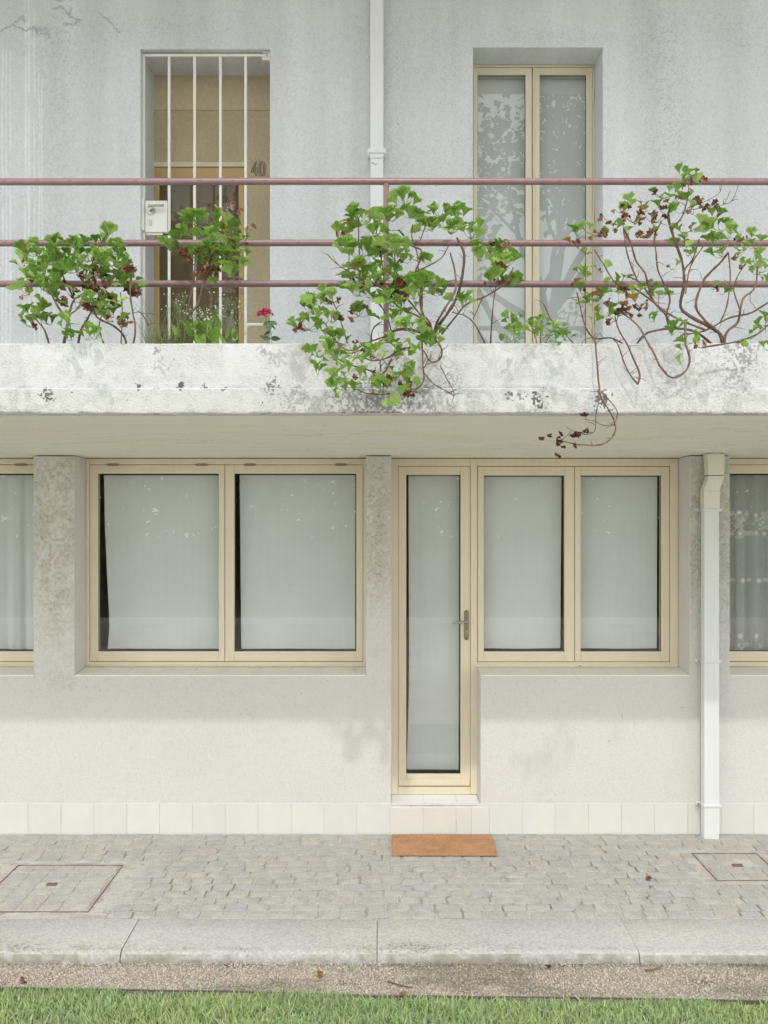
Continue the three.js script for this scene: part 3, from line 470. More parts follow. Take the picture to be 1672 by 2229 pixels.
part('key_cylinder', [(() => { const g = cyl(.0085, .0085, .012, 14); g.rotateX(Math.PI / 2); g.translate(.575, 1.292, SA[1] + .009); return g; })(), box(.571, .579, 1.268, 1.290, SA[1] + .003, SA[1] + .0145, .002)], M.steel, door);
part('screw', [1.426, 1.245].map((y) => { const g = cyl(.0035, .0035, .002, 8); g.rotateX(Math.PI / 2); g.translate(.575, y, SA[1] + .009); return g; }), M.black, door);

// tall window of the upper storey
{
  const z = -.28, F2 = [z - .07, z], S2 = [z - .06, z - .004];
  const w = part('window', [box(.598, .619, 2.721, 5.1155, F2[0], F2[1], .003), box(1.4285, 1.4395, 2.721, 5.1155, F2[0], F2[1], .003), box(.619, 1.4285, 5.099, 5.1155, F2[0], F2[1] - .001, .003)], M.creamUp, house);
  sash(.6205, 1.0180, 2.73, 5.0975, .6494, .9737, 2.85, 5.0505, w, M.creamUp, S2, z - .03, 'sash');
  sash(1.0205, 1.4270, 2.73, 5.0975, 1.0684, 1.3843, 2.85, 5.0505, w, M.creamUp, S2, z - .03, 'sash');
  part('cover_strip', box(1.0215, 1.034, 2.74, 5.095, z - .0038, z + .006, .003), M.creamUp, w);
  for (const y of [4.90, 4.08, 3.4]) { const g = cyl(.006, .006, .085, 10); g.translate(1.4300, y, z + .004); part('hinge', [g, box(1.424, 1.4305, y - .04, y + .04, z + .0005, z + .0035)], M.creamUp, w); }
}
// gate lobby: plastered back wall, beam, strip light cover, door
{
  const zb = -.462;
  part('lobby_wall', [box(-.940, -.60, 2.68, 4.87, zb - .12, zb), box(-1.70, -.940, 4.515, 4.87, zb - .12, zb)], M.lobby, house);
  part('lobby_beam', box(-1.70, -.60, 4.8705, 5.25, zb - .12, zb + .012, .003), M.lobbyBand, house);
  const d = part('door', [box(-1.70, -1.536, 2.69, 4.481, zb - .06, zb - .012, .003), box(-.985, -.941, 2.69, 4.481, zb - .06, zb - .012, .003), box(-1.536, -.985, 4.409, 4.481, zb - .06, zb - .013, .003)], M.ochre, house);
  part('head_board', box(-1.70, -.941, 4.4825, 4.514, zb - .06, zb + .006, .003), M.creamUp, d);
  const g = new THREE.PlaneGeometry(.56, 1.73); g.translate(-1.2605, 3.545, zb - .035); part('pane', boxUV(g), M.glassDull, d);
  const c = new THREE.PlaneGeometry(.60, 1.78, 24, 1); { const p = c.attributes.position; for (let i = 0; i < p.count; i++) p.setZ(i, .008 * Math.sin(p.getX(i) * 60) + .004 * Math.sin(p.getX(i) * 23)); c.computeVertexNormals(); } c.translate(-1.2605, 3.545, zb - .09); part('door_curtain', boxUV2(c), M.clothBeige, d);
  part('lever_handle', [tube([new THREE.Vector3(-.962, 3.70, zb - .01), new THREE.Vector3(-.962, 3.70, zb + .028), new THREE.Vector3(-.98, 3.71, zb + .035), new THREE.Vector3(-1.055, 3.713, zb + .035)], .0065, 10)], M.bronze, d);
  part('key_plate', (() => { const q = cyl(.017, .017, .006, 18); q.rotateX(Math.PI / 2); q.translate(-.962, 3.625, zb - .008); return q; })(), M.bronze, d);
  // house number 40 in outlined numerals
  const line = (pts, closed = true) => { const v = pts.map(([x, y]) => new THREE.Vector3(x, y, zb + .003)); if (closed) v.push(v[0].clone()); const out = []; for (let i = 0; i < v.length - 1; i++) out.push(tube([v[i], v[i + 1]], .0021, 5, .0021, 1)); return out; };
  const oval = (cx, cy, a, b) => Array.from({ length: 20 }, (_, i) => { const t = i / 20 * 2 * Math.PI, c = Math.cos(t), s = Math.sin(t), e = Math.pow(Math.abs(c) ** 3.4 + Math.abs(s) ** 3.4, -1 / 3.4); return [cx + a * c * e, cy + b * s * e]; });
  const N = part('house_number', [...line(oval(-.822, 4.467, .021, .047)), ...line(oval(-.822, 4.467, .010, .035))], M.numeral, house); N.userData.label = 'raised outlined house number 40';
  part('numeral', [...line([[-.867, 4.514], [-.857, 4.514], [-.884, 4.452], [-.867, 4.452], [-.867, 4.475], [-.857, 4.475], [-.857, 4.452], [-.850, 4.452], [-.850, 4.443], [-.857, 4.443], [-.857, 4.421], [-.867, 4.421], [-.867, 4.443], [-.896, 4.443], [-.896, 4.450]])], M.numeral, N);
}

// ------------------------------------------------------------------ curtains
function curtain(name, label, left, right, y0, y1, z, amp, folds, mat, seed, hem = true) {       // left(t), right(t): edges, t = 0 at the top
  const nx = 60, ny = 30, pos = [], uv = [], idx = [], r = mulberry(seed), ph = Array.from({ length: 6 }, () => r() * 6.28);
  for (let j = 0; j <= ny; j++) for (let i = 0; i <= nx; i++) {
    const t = j / ny, u = i / nx, x = lerp(left(t), right(t), u), y = lerp(y1, y0, t) + .0012 * Math.sin(u * 7 + ph[4]) * t;
    let dz = amp * (Math.sin(u * folds * 6.283 + ph[0] + .6 * Math.sin(t * 2 + ph[1])) + .5 * Math.sin(u * folds * 2.3 * 6.283 + ph[2])) * (.35 + .65 * t) + amp * .5 * Math.sin(t * 5 + ph[3]);
    pos.push(x, y, z + dz); uv.push(x, y);
  }
  for (let j = 0; j < ny; j++) for (let i = 0; i < nx; i++) { const a = j * (nx + 1) + i; idx.push(a, a + nx + 1, a + 1, a + 1, a + nx + 1, a + nx + 2); }
  const g = new THREE.BufferGeometry(); g.setAttribute('position', new THREE.Float32BufferAttribute(pos, 3)); g.setAttribute('uv', new THREE.Float32BufferAttribute(uv, 2)); g.setIndex(idx); g.computeVertexNormals();
  const xc = (left(.5) + right(.5)) / 2, t = thing(name, [xc, y1, z], label, 'curtain');
  part('cloth', g.toNonIndexed(), mat, t);
  if (hem) { // double-stitched hems stand a little thicker than the cloth
    const strip = (a, b) => { const q = a.length, p2 = [], id2 = []; for (let i = 0; i < q; i++) p2.push(...a[i], ...b[i]); for (let i = 0; i < q - 1; i++) id2.push(i * 2, i * 2 + 1, i * 2 + 2, i * 2 + 2, i * 2 + 1, i * 2 + 3); const h = new THREE.BufferGeometry(); h.setAttribute('position', new THREE.Float32BufferAttribute(p2, 3)); h.setIndex(id2); h.computeVertexNormals(); const o = h.toNonIndexed(); o.setAttribute('uv', new THREE.Float32BufferAttribute(Array.from({ length: o.attributes.position.count }, (_, i) => [o.attributes.position.getX(i), o.attributes.position.getY(i)]).flat(), 2)); return o; };
    const at = (i, j) => { const k = 3 * (j * (nx + 1) + i); return [pos[k], pos[k + 1], pos[k + 2] + .0016]; };
    const row = (j) => Array.from({ length: nx + 1 }, (_, i) => at(i, j)), col = (i) => Array.from({ length: ny + 1 }, (_, j) => at(i, j));
    const low = row(ny), lowUp = low.map(([x, y, q]) => [x, y + .022, q]), top = row(0), topDn = top.map(([x, y, q]) => [x, y - .035, q]);
    const lc = col(0), lc2 = lc.map(([x, y, q]) => [x + .016, y, q]), rc = col(nx), rc2 = rc.map(([x, y, q]) => [x - .016, y, q]);
    part('hem', [strip(lowUp, low), strip(top, topDn), strip(lc, lc2), strip(rc2, rc)], mat, t);
  }
  return t;
}
const CZ = Z1 - .085, lin2 = (pts) => (t) => { for (let i = 0; i < pts.length - 1; i++) if (t <= pts[i + 1][0]) return lerp(pts[i][1], pts[i + 1][1], (t - pts[i][0]) / (pts[i + 1][0] - pts[i][0])); return pts.at(-1)[1]; };
curtain('window_curtain', 'flat white curtain with crooked left edge, first pane of the wide window beside stained pillar', lin2([[0, -1.892], [.3, -1.885], [.55, -1.872], [.8, -1.858], [.88, -1.856], [1, -1.868]]), lin2([[0, -1.103], [1, -1.108]]), 1.166, 2.350, CZ, .003, 1.2, M.cloth, 1);
curtain('window_curtain', 'flat white curtain in the wide window pane beside the narrow pillar left of the door', lin2([[0, -.966], [1, -.955]]), lin2([[0, -.176], [1, -.178]]), 1.166, 2.352, CZ, .004, 1.6, M.cloth, 2);
curtain('door_curtain', 'long narrow white curtain hanging inside the glazed door', lin2([[0, .186], [.6, .190], [.75, .188], [.9, .178], [1, .172]]), lin2([[0, .532], [.5, .530], [1, .528]]), .343, 2.348, CZ, .003, .8, M.cloth, 3);
curtain('window_curtain', 'flat white curtain in the casement next to the glazed door', lin2([[0, .698], [1, .700]]), lin2([[0, 1.230], [1, 1.222]]), 1.168, 2.341, CZ, .003, .9, M.cloth, 4);
curtain('window_curtain', 'flat white curtain in the casement nearest the lower downpipe', lin2([[0, 1.358], [1, 1.352]]), lin2([[0, 1.884], [1, 1.880]]), 1.168, 2.341, CZ, .003, 1.1, M.cloth, 5);
curtain('window_curtain', 'gathered white curtain in the window cut off by the left edge of the picture', lin2([[0, -3.25], [1, -3.25]]), lin2([[0, -2.325], [1, -2.325]]), 1.16, 2.352, CZ - .03, .014, 7, M.cloth, 6, false);
// lace curtain: sheer voile with eyelet flowers
const laceMap = tex(640, 896, (u, v, o) => {
  const x = u * .9, y = v * 1.25, wv = vnoise(u * 512, v * 40, 256); o[0] = .86; o[1] = .88; o[2] = .86; let a = .46 + .08 * wv, hole = 0, emb = 0;
  const flower = (cx, cy, R, n) => { if (Math.abs(y - cy) > .03 || Math.abs(x - cx) > .03) return; const d = Math.hypot(x - cx, y - cy); if (d > R * 2.3) return; for (let k = 0; k < n; k++) { const t = k / n * 6.283, q = Math.hypot(x - cx - R * Math.cos(t), y - cy - R * Math.sin(t)); if (q < .0035) hole = 1; if (q < .007) emb = 1; } if (d < R * .45) emb = 1; };
  for (let i = 0; i < 8; i++) { const cx = .045 + i * .112; flower(cx, .93 + .012 * Math.sin(i * 2), .012, 6); flower(cx + .05, .93, .010, 6); flower(cx, .80, .012, 6); flower(cx + .055, .795, .010, 6); flower(cx + .02, .475, .012, 6); flower(cx + .06, .48, .008, 5); flower(cx, .095, .014, 6); }
  if (y > .82 && y < .91) for (let i = 0; i < 5; i++) { const cx = .06 + i * .19; for (let k = 0; k < 14; k++) { const t = k / 13, px = cx + t * .15, py = .865 + .028 * Math.sin(t * 9.4); if (Math.hypot(x - px, y - py) < .0035) hole = 1; else if (Math.hypot(x - px, y - py) < .0065) emb = 1; } }
  const cl = fbm(x * 30, y * 30, 3); if (cl > .58 && ((y > .76 && y < .96) || y < .075)) emb = Math.max(emb, .6 * (vnoise(x * 300, y * 300) > .45 ? 1 : 0));
  a = lerp(a, .95, emb); if (emb > .2) { o[0] = o[1] = .92; o[2] = .88; } if (hole) a = 0; o[3] = a;
}, { alpha: true });
M.lace = std({ map: scaled(laceMap, .9, 1.25, 2.3, 1.155), transparent: true, roughness: 1, side: THREE.DoubleSide });
curtain('lace_curtain', 'sheer gathered lace curtain with eyelet flowers in the window right of the downpipe', lin2([[0, 2.325], [1, 2.325]]), lin2([[0, 3.25], [1, 3.25]]), 1.155, 2.352, CZ - .03, .013, 9, M.lace, 7, false);
curtain('upstairs_curtain', 'plain pale grey curtain behind the tall upstairs window', lin2([[0, .60], [1, .60]]), lin2([[0, 1.435], [1, 1.435]]), 2.76, 5.10, -.28 - .09, .003, 2, M.clothUp, 8, false);

// ------------------------------------------------------------------ fixtures on the facade
{
  const t = thing('drainpipe', [-.028, 2.70, .03], 'plain white rectangular drainpipe on the upper wall between gate and tall window', 'drainpipe');
  part('pipe', box(-.0715, .0145, 4.375, 6.08, .012, .075, .006), M.pipe, t);
  part('pipe', box(-.0695, .0135, 2.71, 4.3745, .010, .072, .006), M.pipe, t);
  part('socket', box(-.089, .031, 4.405, 4.436, .004, .088, .006), M.pipe, t);
  part('clip', [box(-.090, -.0705, 4.395, 4.415, .0025, .06, .003), box(.0155, .032, 4.395, 4.415, .0025, .06, .003)], M.pipe, t);
  part('scuff_mark', [tube([new THREE.Vector3(-.062, 4.347, .0722), new THREE.Vector3(-.05, 4.341, .0722), new THREE.Vector3(-.035, 4.335, .0722), new THREE.Vector3(-.028, 4.342, .0722)], .006, 5, .004)].map((g) => { g.translate(0, 0, -.072); g.scale(1, 1, .08); g.translate(0, 0, .0722); return g; }), M.steel, t);
}
{
  const t = thing('downpipe', [2.118, 0, .06], 'white rectangular downpipe with cream offset elbow, standing on the setts', 'downpipe');
  const x0 = 2.069, x1 = 2.167, zf = .105, zb = .025;
  part('pipe', box(x0, x1, -.004, 2.156, zb, zf, .006), M.pipeOld, t);
  part('socket', box(x0 - .003, x1 + .003, 2.118, 2.232, zb - .003, zf + .004, .005), M.pipeTop, t);
  const skew = (a0, a1, b0, b1, y0, y1, d) => { const g = new THREE.BoxGeometry(1, 1, 1, 1, 6, 1), p = g.attributes.position; for (let i = 0; i < p.count; i++) { const v = p.getY(i) + .5, s = sstep(0, 1, v); p.setXYZ(i, p.getX(i) < 0 ? lerp(a0, b0, s) : lerp(a1, b1, s), lerp(y0, y1, v), p.getZ(i) < 0 ? zb : zf + d + .006 * Math.sin(v * 3.14)); } return boxUV(toCreasedNormals(g, .5)); };
  part('offset_bend', skew(x0 - .001, x1 + .001, x0 + .028, x1 + .030, 2.2325, 2.330, .002), M.pipeTop, t);
  part('swan_neck', skew(x0 + .024, x1 + .026, x0 + .018, x1 + .032, 2.3335, 2.468, .010), M.pipeTop, t);
  part('seam', box(x0 + .021, x1 + .025, 2.3302, 2.3334, zb + .004, zf + .006), M.black, t);
  part('roof_outlet', (() => { const g = cyl(.05, .055, .02, 20); g.translate(2.143, 2.470, .065); return g; })(), M.soffit, t);
  for (const y of [2.110, 1.138, .212]) { part('bracket', [box(x0 - .004, x1 + .014, y - .009, y + .009, zf - .02, zf + .006, .003), box(x1 + .0005, x1 + .006, y - .009, y + .009, .002, zf - .02), box(x0 - .006, x0 - .0005, y - .009, y + .009, .002, zf - .02), box(x0 - .030, x0 - .0062, y - .010, y + .010, .002, .035, .003)], M.pipeOld, t); part('bracket_screw', (() => { const g = cyl(.006, .006, .02, 8); g.rotateX(Math.PI / 2); g.translate(x0 - .019, y, .042); return g; })(), M.steel, t); }
}
{
  const zr = 1.12, t = thing('balcony_railing', [0, 2.70, zr], 'dusty mauve painted steel balcony railing of three round rails', 'railing');
  const V = THREE.Vector3;
  const rail = (y, r) => { const pts = []; for (let x = -5.1; x <= 5.11; x += .6) pts.push(new V(x, y + (fbm(x * .7, y, 2) - .5) * .006, zr)); const g = tube(pts, r, 18, r, 90); const p = g.attributes.position, uv = g.attributes.uv; for (let i = 0; i < p.count; i++) { uv.setXY(i, p.getX(i) / .9, Math.atan2(p.getY(i) - y, p.getZ(i) - zr) / 6.283 + .5); } return g; };
  part('rail', rail(3.919, .0195), M.rail, t); part('rail', rail(3.578, .0185), M.rail, t); part('rail', rail(3.352, .0185), M.rail, t);
  for (const x of [.0272, 2.62, -2.58, 4.9, -4.9]) { part('post', [(() => { const g = cyl(.0148, .0148, 1.22, 16); g.translate(x, 3.31, zr); return g; })(), (() => { const g = cyl(.0175, .0155, .018, 16); g.translate(x, 3.895, zr); return g; })()], M.rail, t); }
}
{
  const zg = -.06, a = .0085, t = thing('security_gate', [-1.14, 2.72, zg], 'white barred steel security gate closing the doorway numbered 40', 'gate');
  for (const x of [-1.5545, -1.389, -1.222, -1.053, -.888]) part('bar', box(x - a, x + a, 2.745, 5.079, zg - a, zg + a, .002), M.gate, t);
  part('top_rail', box(-1.563, -.75, 5.0795, 5.097, zg - a, zg + a + .001, .002), M.gate, t);
  part('lower_rail', [box(-.8790, -.735, 3.318, 3.335, zg - a, zg + a, .002), box(-1.5455, -1.3980, 3.318, 3.335, zg - a, zg + a, .002), box(-1.3800, -1.2310, 3.318, 3.335, zg - a, zg + a, .002), box(-1.213, -1.062, 3.318, 3.335, zg - a, zg + a, .002), box(-1.044, -.897, 3.318, 3.335, zg - a, zg + a, .002)].slice(0, 1), M.gate, t);
  part('hinge', [box(-.775, -.726, 5.100, 5.118 - .014, zg - .01, zg + .02, .002), box(-.745, -.7265, 5.050, 5.0995, zg - .012, zg + .018, .003), box(-.78, -.7455, 5.052, 5.066, zg - .01, zg + .02, .002), box(-.78, -.7455, 5.0685, 5.0785, zg - .008, zg + .014, .002)], M.gate, t);
  part('hinge', box(-.757, -.7265, 3.300, 3.317, zg - .01, zg + .015, .002), M.bronze, t);
  const lb = part('lock_box', box(-1.543, -1.3985, 3.925, 4.132, zg - .02, zg + .021, .003), M.gate, t);
  part('rose', (() => { const g = cyl(.027, .029, .008, 28); g.rotateX(Math.PI / 2); g.translate(-1.505, 4.066, zg + .0255); return g; })(), M.steel, lb);
  part('lever_handle', [(() => { const g = cyl(.010, .010, .04, 14); g.rotateX(Math.PI / 2); g.translate(-1.505, 4.070, zg + .045); return g; })(), tube([new THREE.Vector3(-1.515, 4.084, zg + .066), new THREE.Vector3(-1.46, 4.087, zg + .068), new THREE.Vector3(-1.413, 4.088, zg + .068)], .0085, 12)], M.steel, lb);
  part('key_cylinder', [(() => { const g = cyl(.008, .008, .012, 14); g.rotateX(Math.PI / 2); g.translate(-1.507, 4.000, zg + .025); return g; })(), box(-1.5115, -1.5025, 3.968, 3.998, zg + .021, zg + .030, .002)], M.steel, lb);
  part('strike_plate', box(-1.5635, -1.5455, 3.935, 4.146, zg - .01, zg + .034, .002), M.gate, t);
  part('lock_foot', box(-1.540, -1.432, 3.911, 3.9235, zg - .012, zg + .010, .002), M.gate, t);
}
{
  const t = thing('doormat', [.389, 0, .27], 'plain orange-brown coir doormat on the setts at the glazed door', 'doormat');
  const big = new THREE.BoxGeometry(.640, .013, .435, 90, 1, 60), p = big.attributes.position, r = mulberry(70);
  for (let i = 0; i < p.count; i++) { const x = p.getX(i), z = p.getZ(i), e = Math.max(Math.abs(x) / .32, Math.abs(z) / .2175); if (p.getY(i) > 0) p.setY(i, .0065 + (vnoise(x * 300 + 50, z * 300) - .5) * .0045 - (e > .985 ? .003 : 0)); if (e > .99) { p.setX(i, x + (vnoise(z * 160, x * 160 + 9) - .5) * .006); p.setZ(i, z + (vnoise(x * 160 + 70, z * 160) - .5) * .006); } }
  big.deleteAttribute('normal'); let q = mergeVertices(big, 1e-5); q.computeVertexNormals(); q = boxUV(q); q.rotateY(-.006); q.translate(.389, .0125, .272); part('pile', q, M.coir, t);
}
const PLANTS = {
  middle: { base: [0.236, 3.011, 1.3],
    clusters: [[-0.108,0.749,0.036,0.053,7,0],[-0.354,0.634,0.134,0.065,9,0],[-0.435,0.578,0.078,0.048,5,0],[-0.267,0.568,0.153,0.048,5,0],[-0.197,0.636,0.16,0.052,5,0],[-0.089,0.701,-0.019,0.054,5,0],[0.091,0.706,-0.036,0.054,6,0],[0.155,0.627,0.228,0.039,3,0],[0.025,0.614,0.043,0.049,4,0],[0.132,0.607,0.035,0.071,8,0],[0.22,0.511,0.279,0.051,5,0],[-0.302,0.483,0.11,0.088,11,0],[-0.163,0.464,0.228,0.069,8,0],[-0.127,0.43,0.112,0.048,4,0],[-0.441,0.461,0.165,0.039,3,0],[0.347,0.498,0.008,0.071,8,0],[0.272,0.427,0.163,0.048,4,0],[0.403,0.375,0.238,0.052,6,1],[0.03,0.409,0.127,0.039,3,0],[-0.336,0.367,0.197,0.06,6,0],[-0.232,0.329,0.175,0.087,11,0],[-0.366,0.343,-0.02,0.054,5,0],[-0.353,0.228,0.203,0.047,5,0],[-0.276,0.212,0.149,0.048,4,0],[0.378,0.345,0.056,0.071,7,1],[0.468,0.328,-0.03,0.045,4,0],[-0.026,0.273,0.237,0.082,9,0],[0.083,0.255,0.111,0.048,4,0],[0.192,0.178,0.19,0.056,5,0],[-0.069,0.203,0.241,0.039,2,0],[-0.18,0.179,0.189,0.048,4,0],[-0.181,0.081,0.255,0.039,3,0],[-0.091,0.163,0.086,0.048,3,0],[-0.491,0.191,0.216,0.047,6,1],[-0.592,0.16,0.102,0.061,7,0],[-0.609,0.054,0.259,0.068,8,1],[-0.498,0.083,0.241,0.039,3,1],[-0.357,0.162,-0.009,0.049,4,1],[-0.492,0.006,0.185,0.069,8,0],[-0.073,0.011,0.367,0.055,5,0],[0.024,-0.026,0.279,0.064,6,0],[-0.147,-0.054,0.295,0.072,7,0],[-0.375,-0.071,0.351,0.076,8,1],[-0.274,-0.121,0.406,0.054,5,0],[-0.549,-0.115,0.42,0.054,5,0],[-0.456,-0.135,0.449,0.037,3,0],[-0.56,-0.197,0.281,0.03,2,0],[-0.439,-0.226,0.445,0.05,5,0],[-0.459,-0.276,0.378,0.038,3,0],[-0.394,-0.283,0.294,0.043,2,0],[-0.316,-0.233,0.371,0.038,3,1],[-0.181,-0.212,0.268,0.056,5,0],[-0.232,-0.293,0.449,0.037,3,0],[-0.191,-0.343,0.42,0.029,2,0],[-0.096,-0.247,0.271,0.047,4,1],[-0.065,-0.211,0.394,0.029,2,0],[-0.079,-0.307,0.28,0.021,2,2],[-0.145,0.237,0.157,0.052,5,2],[-0.277,0.327,-0.026,0.036,3,2]],
    stems: [[0.013,0.051,0.022,0.06,-0.038,0.039,0.06,-0.126,0.053,0.06,-0.197,0.026,0.06,-0.295,-0.074,0.007],[0.007,-0.295,-0.036,-0.046,-0.276,0.061,0.06,-0.232,0.092,0.06],[0.01,0.044,-0.054,0.012,0.024,0.079,0.06,-0.024,0.119,0.182,-0.034,0.185,0.201,-0.024,0.278,0.169],[0.007,-0.025,0.268,0.217,-0.025,0.165,0.216,-0.029,0.043,0.276,-0.027,-0.04,0.262,-0.023,-0.089,0.242,-0.018,-0.184,0.251,0.006,-0.137,0.283],[0.014,0.054,-0.067,-0.019,0.055,0.044,0.06,0.118,0.131,0.114,0.163,0.213,0.099,0.187,0.311,0.134,0.2,0.432,0.139,0.163,0.528,0.103],[0.011,0.053,-0.063,0.011,0.051,0.053,0.06,0.086,0.121,0.218,0.148,0.228,0.205,0.145,0.355,0.173,0.122,0.428,0.195],[0.009,0.046,0.026,0.06,-0.03,0.108,0.095,-0.109,0.14,0.114,-0.153,0.173,0.081,-0.214,0.254,0.07,-0.285,0.291,0.106],[0.007,0.033,0.053,0.06,-0.072,0.191,0.031,-0.126,0.257,0.055,-0.109,0.305,0.079,-0.055,0.356,0.049,-0.001,0.386,0.033,0.086,0.431,0.067,0.121,0.491,0.074],[0.008,-0.058,0.334,0.153,-0.023,0.447,0.15,-0.074,0.482,0.114,-0.118,0.531,0.126,-0.145,0.558,0.159],[0.005,-0.038,0.362,0.062,-0.045,0.467,0.027,-0.072,0.544,0.04,-0.069,0.607,0.071],[0.005,-0.029,0.522,0.058,0.007,0.628,0.058],[0.008,0.086,0.026,0.06,0.153,0.103,0.126,0.215,0.175,0.117,0.305,0.216,0.083,0.365,0.248,0.101,0.423,0.286,0.13,0.461,0.37,0.105],[0.007,0.348,-0.079,-0.001,0.347,0.125,0.15,0.364,0.245,0.115,0.38,0.312,0.13],[0.006,0.344,-0.044,-0.052,0.255,0.09,0.046,0.208,0.12,0.082,0.138,0.137,0.084],[0.008,-0.023,-0.072,0.245,-0.13,-0.083,0.263,-0.198,-0.125,0.255,-0.275,-0.14,0.239,-0.335,-0.124,0.252],[0.007,0.042,-0.028,0.24,0.077,-0.079,0.232,0.068,-0.132,0.245,0.024,-0.151,0.257,-0.018,-0.088,0.241],[0.006,-0.018,-0.183,0.242,-0.017,-0.241,0.227,-0.051,-0.283,0.218,-0.129,-0.277,0.236],[0.005,-0.018,-0.201,0.245,0.034,-0.26,0.242,0.11,-0.306,0.266,0.14,-0.327,0.262],[0.004,0.068,-0.166,0.246,0.103,-0.234,0.234,0.14,-0.313,0.25,0.127,-0.356,0.258],[0.005,-0.189,-0.311,0.235,-0.232,-0.313,0.217,-0.301,-0.309,0.217,-0.352,-0.294,0.235],[0.007,-0.181,-0.129,0.222,-0.232,-0.207,0.224,-0.318,-0.18,0.217,-0.413,-0.156,0.231,-0.499,-0.102,0.216],[0.005,-0.241,-0.137,0.219,-0.241,-0.199,0.229],[0.005,0.298,0.209,0.164,0.273,0.151,0.149,0.249,0.096,0.118],[0.004,-0.398,0.29,0.151,-0.406,0.352,0.15,-0.403,0.464,0.114],[0.004,-0.52,0.432,0.14,-0.467,0.378,0.149,-0.407,0.346,0.113],[0.006,-0.144,0.048,0.06,-0.179,0.044,0.06,-0.197,0.087,0.116,-0.232,0.154,0.133,-0.267,0.201,0.162],[0.006,-0.401,-0.072,0.011,-0.449,0.079,0.167,-0.465,0.124,0.202,-0.491,0.176,0.205],[0.007,-0.18,0.009,0.17,-0.301,-0.043,0.221,-0.404,-0.085,0.218,-0.474,-0.031,0.2,-0.529,0.065,0.144],[0.006,-0.232,0.161,0.097,-0.302,0.242,0.131,-0.337,0.35,0.116,-0.355,0.497,0.086,-0.355,0.632,0.109],[0.006,-0.215,0.233,0.177,-0.232,0.378,0.146,-0.25,0.504,0.132,-0.267,0.565,0.167],[0.006,-0.126,0.256,0.059,-0.162,0.395,0.07,-0.162,0.485,0.103]] },
  right: { base: [1.838, 3.007, 1.3],
    clusters: [[-0.229,0.864,0.129,0.045,6,0],[-0.164,0.828,0.158,0.041,4,0],[-0.267,0.806,0.171,0.031,3,1],[-0.365,0.742,0.206,0.049,5,0],[-0.317,0.729,0.158,0.05,5,1],[-0.454,0.672,0.201,0.04,4,1],[-0.492,0.744,-0.013,0.028,2,0],[-0.565,0.692,0.092,0.041,4,2],[-0.383,0.671,0.206,0.049,4,1],[-0.221,0.744,0.136,0.032,3,0],[-0.273,0.664,0.196,0.04,4,1],[-0.159,0.706,0.007,0.032,3,0],[-0.082,0.665,0.093,0.041,3,1],[-0.784,0.587,0.039,0.041,4,0],[-0.724,0.578,0.111,0.05,4,0],[-0.689,0.567,0.118,0.041,4,2],[-0.607,0.666,-0.017,0.042,3,2],[-0.599,0.607,0.032,0.032,3,0],[-0.519,0.576,0.047,0.032,3,1],[-0.462,0.538,0.2,0.049,5,2],[-0.823,0.493,0.164,0.032,2,1],[-0.744,0.5,0.018,0.042,3,0],[-0.222,0.581,0.171,0.054,6,0],[-0.216,0.547,0.013,0.055,5,0],[-0.138,0.592,0.128,0.05,5,0],[-0.022,0.622,0.01,0.042,4,0],[-0.068,0.546,-0.02,0.065,7,0],[-0.029,0.532,0.189,0.063,7,0],[0.074,0.608,0.03,0.051,5,0],[0.11,0.552,0.032,0.051,6,0],[-0.252,0.436,0.216,0.04,3,0],[-0.056,0.442,0.189,0.049,5,0],[0.059,0.465,0.049,0.041,4,0],[0.116,0.482,0.211,0.049,6,0],[0.113,0.433,0.109,0.05,5,0],[0.157,0.371,0.143,0.054,6,0],[0.203,0.322,0.029,0.041,4,0],[0.028,0.376,0.206,0.031,3,1],[-0.314,0.371,0.146,0.027,2,1],[-0.796,0.338,0.212,0.031,3,0],[-0.793,0.306,0.194,0.025,2,1],[-0.658,0.382,0.052,0.032,3,0],[-0.816,0.287,0.067,0.026,2,1],[-0.753,0.269,0.02,0.026,2,0],[-0.688,0.242,0.015,0.051,6,1],[-0.702,0.218,-0.004,0.032,3,1],[-0.621,0.299,0.052,0.041,3,0],[-0.572,0.312,0.125,0.032,3,0],[-0.523,0.295,-0.019,0.042,4,2],[-0.494,0.254,0.143,0.05,5,0],[-0.412,0.27,0.061,0.032,3,0],[-0.356,0.244,0.054,0.032,3,0],[-0.601,0.202,0.176,0.049,5,1],[-0.466,0.19,0.095,0.041,4,2],[-0.658,0.152,0.056,0.05,5,1],[-0.557,0.163,0.095,0.05,5,2],[-0.731,0.09,0.149,0.025,2,0],[-0.591,0.126,-0.006,0.032,2,1],[-0.421,0.088,0.214,0.027,3,0],[-0.432,0.155,-0.015,0.032,2,1],[-0.065,0.241,0.16,0.027,2,0],[-0.117,0.264,0.183,0.025,3,1],[-0.336,0.023,0.231,0.049,4,0],[-0.237,-0.023,0.294,0.048,5,0],[-0.208,-0.057,0.284,0.031,3,0],[0.045,-0.01,0.32,0.048,4,0],[0.213,0.102,0.027,0.041,5,0],[-0.325,-0.113,0.428,0.019,2,0],[0.117,-0.074,0.341,0.031,3,0],[-0.111,0.736,0.065,0.055,5,2],[-0.395,0.643,0.106,0.055,5,2],[-0.518,0.627,0.166,0.054,5,2]],
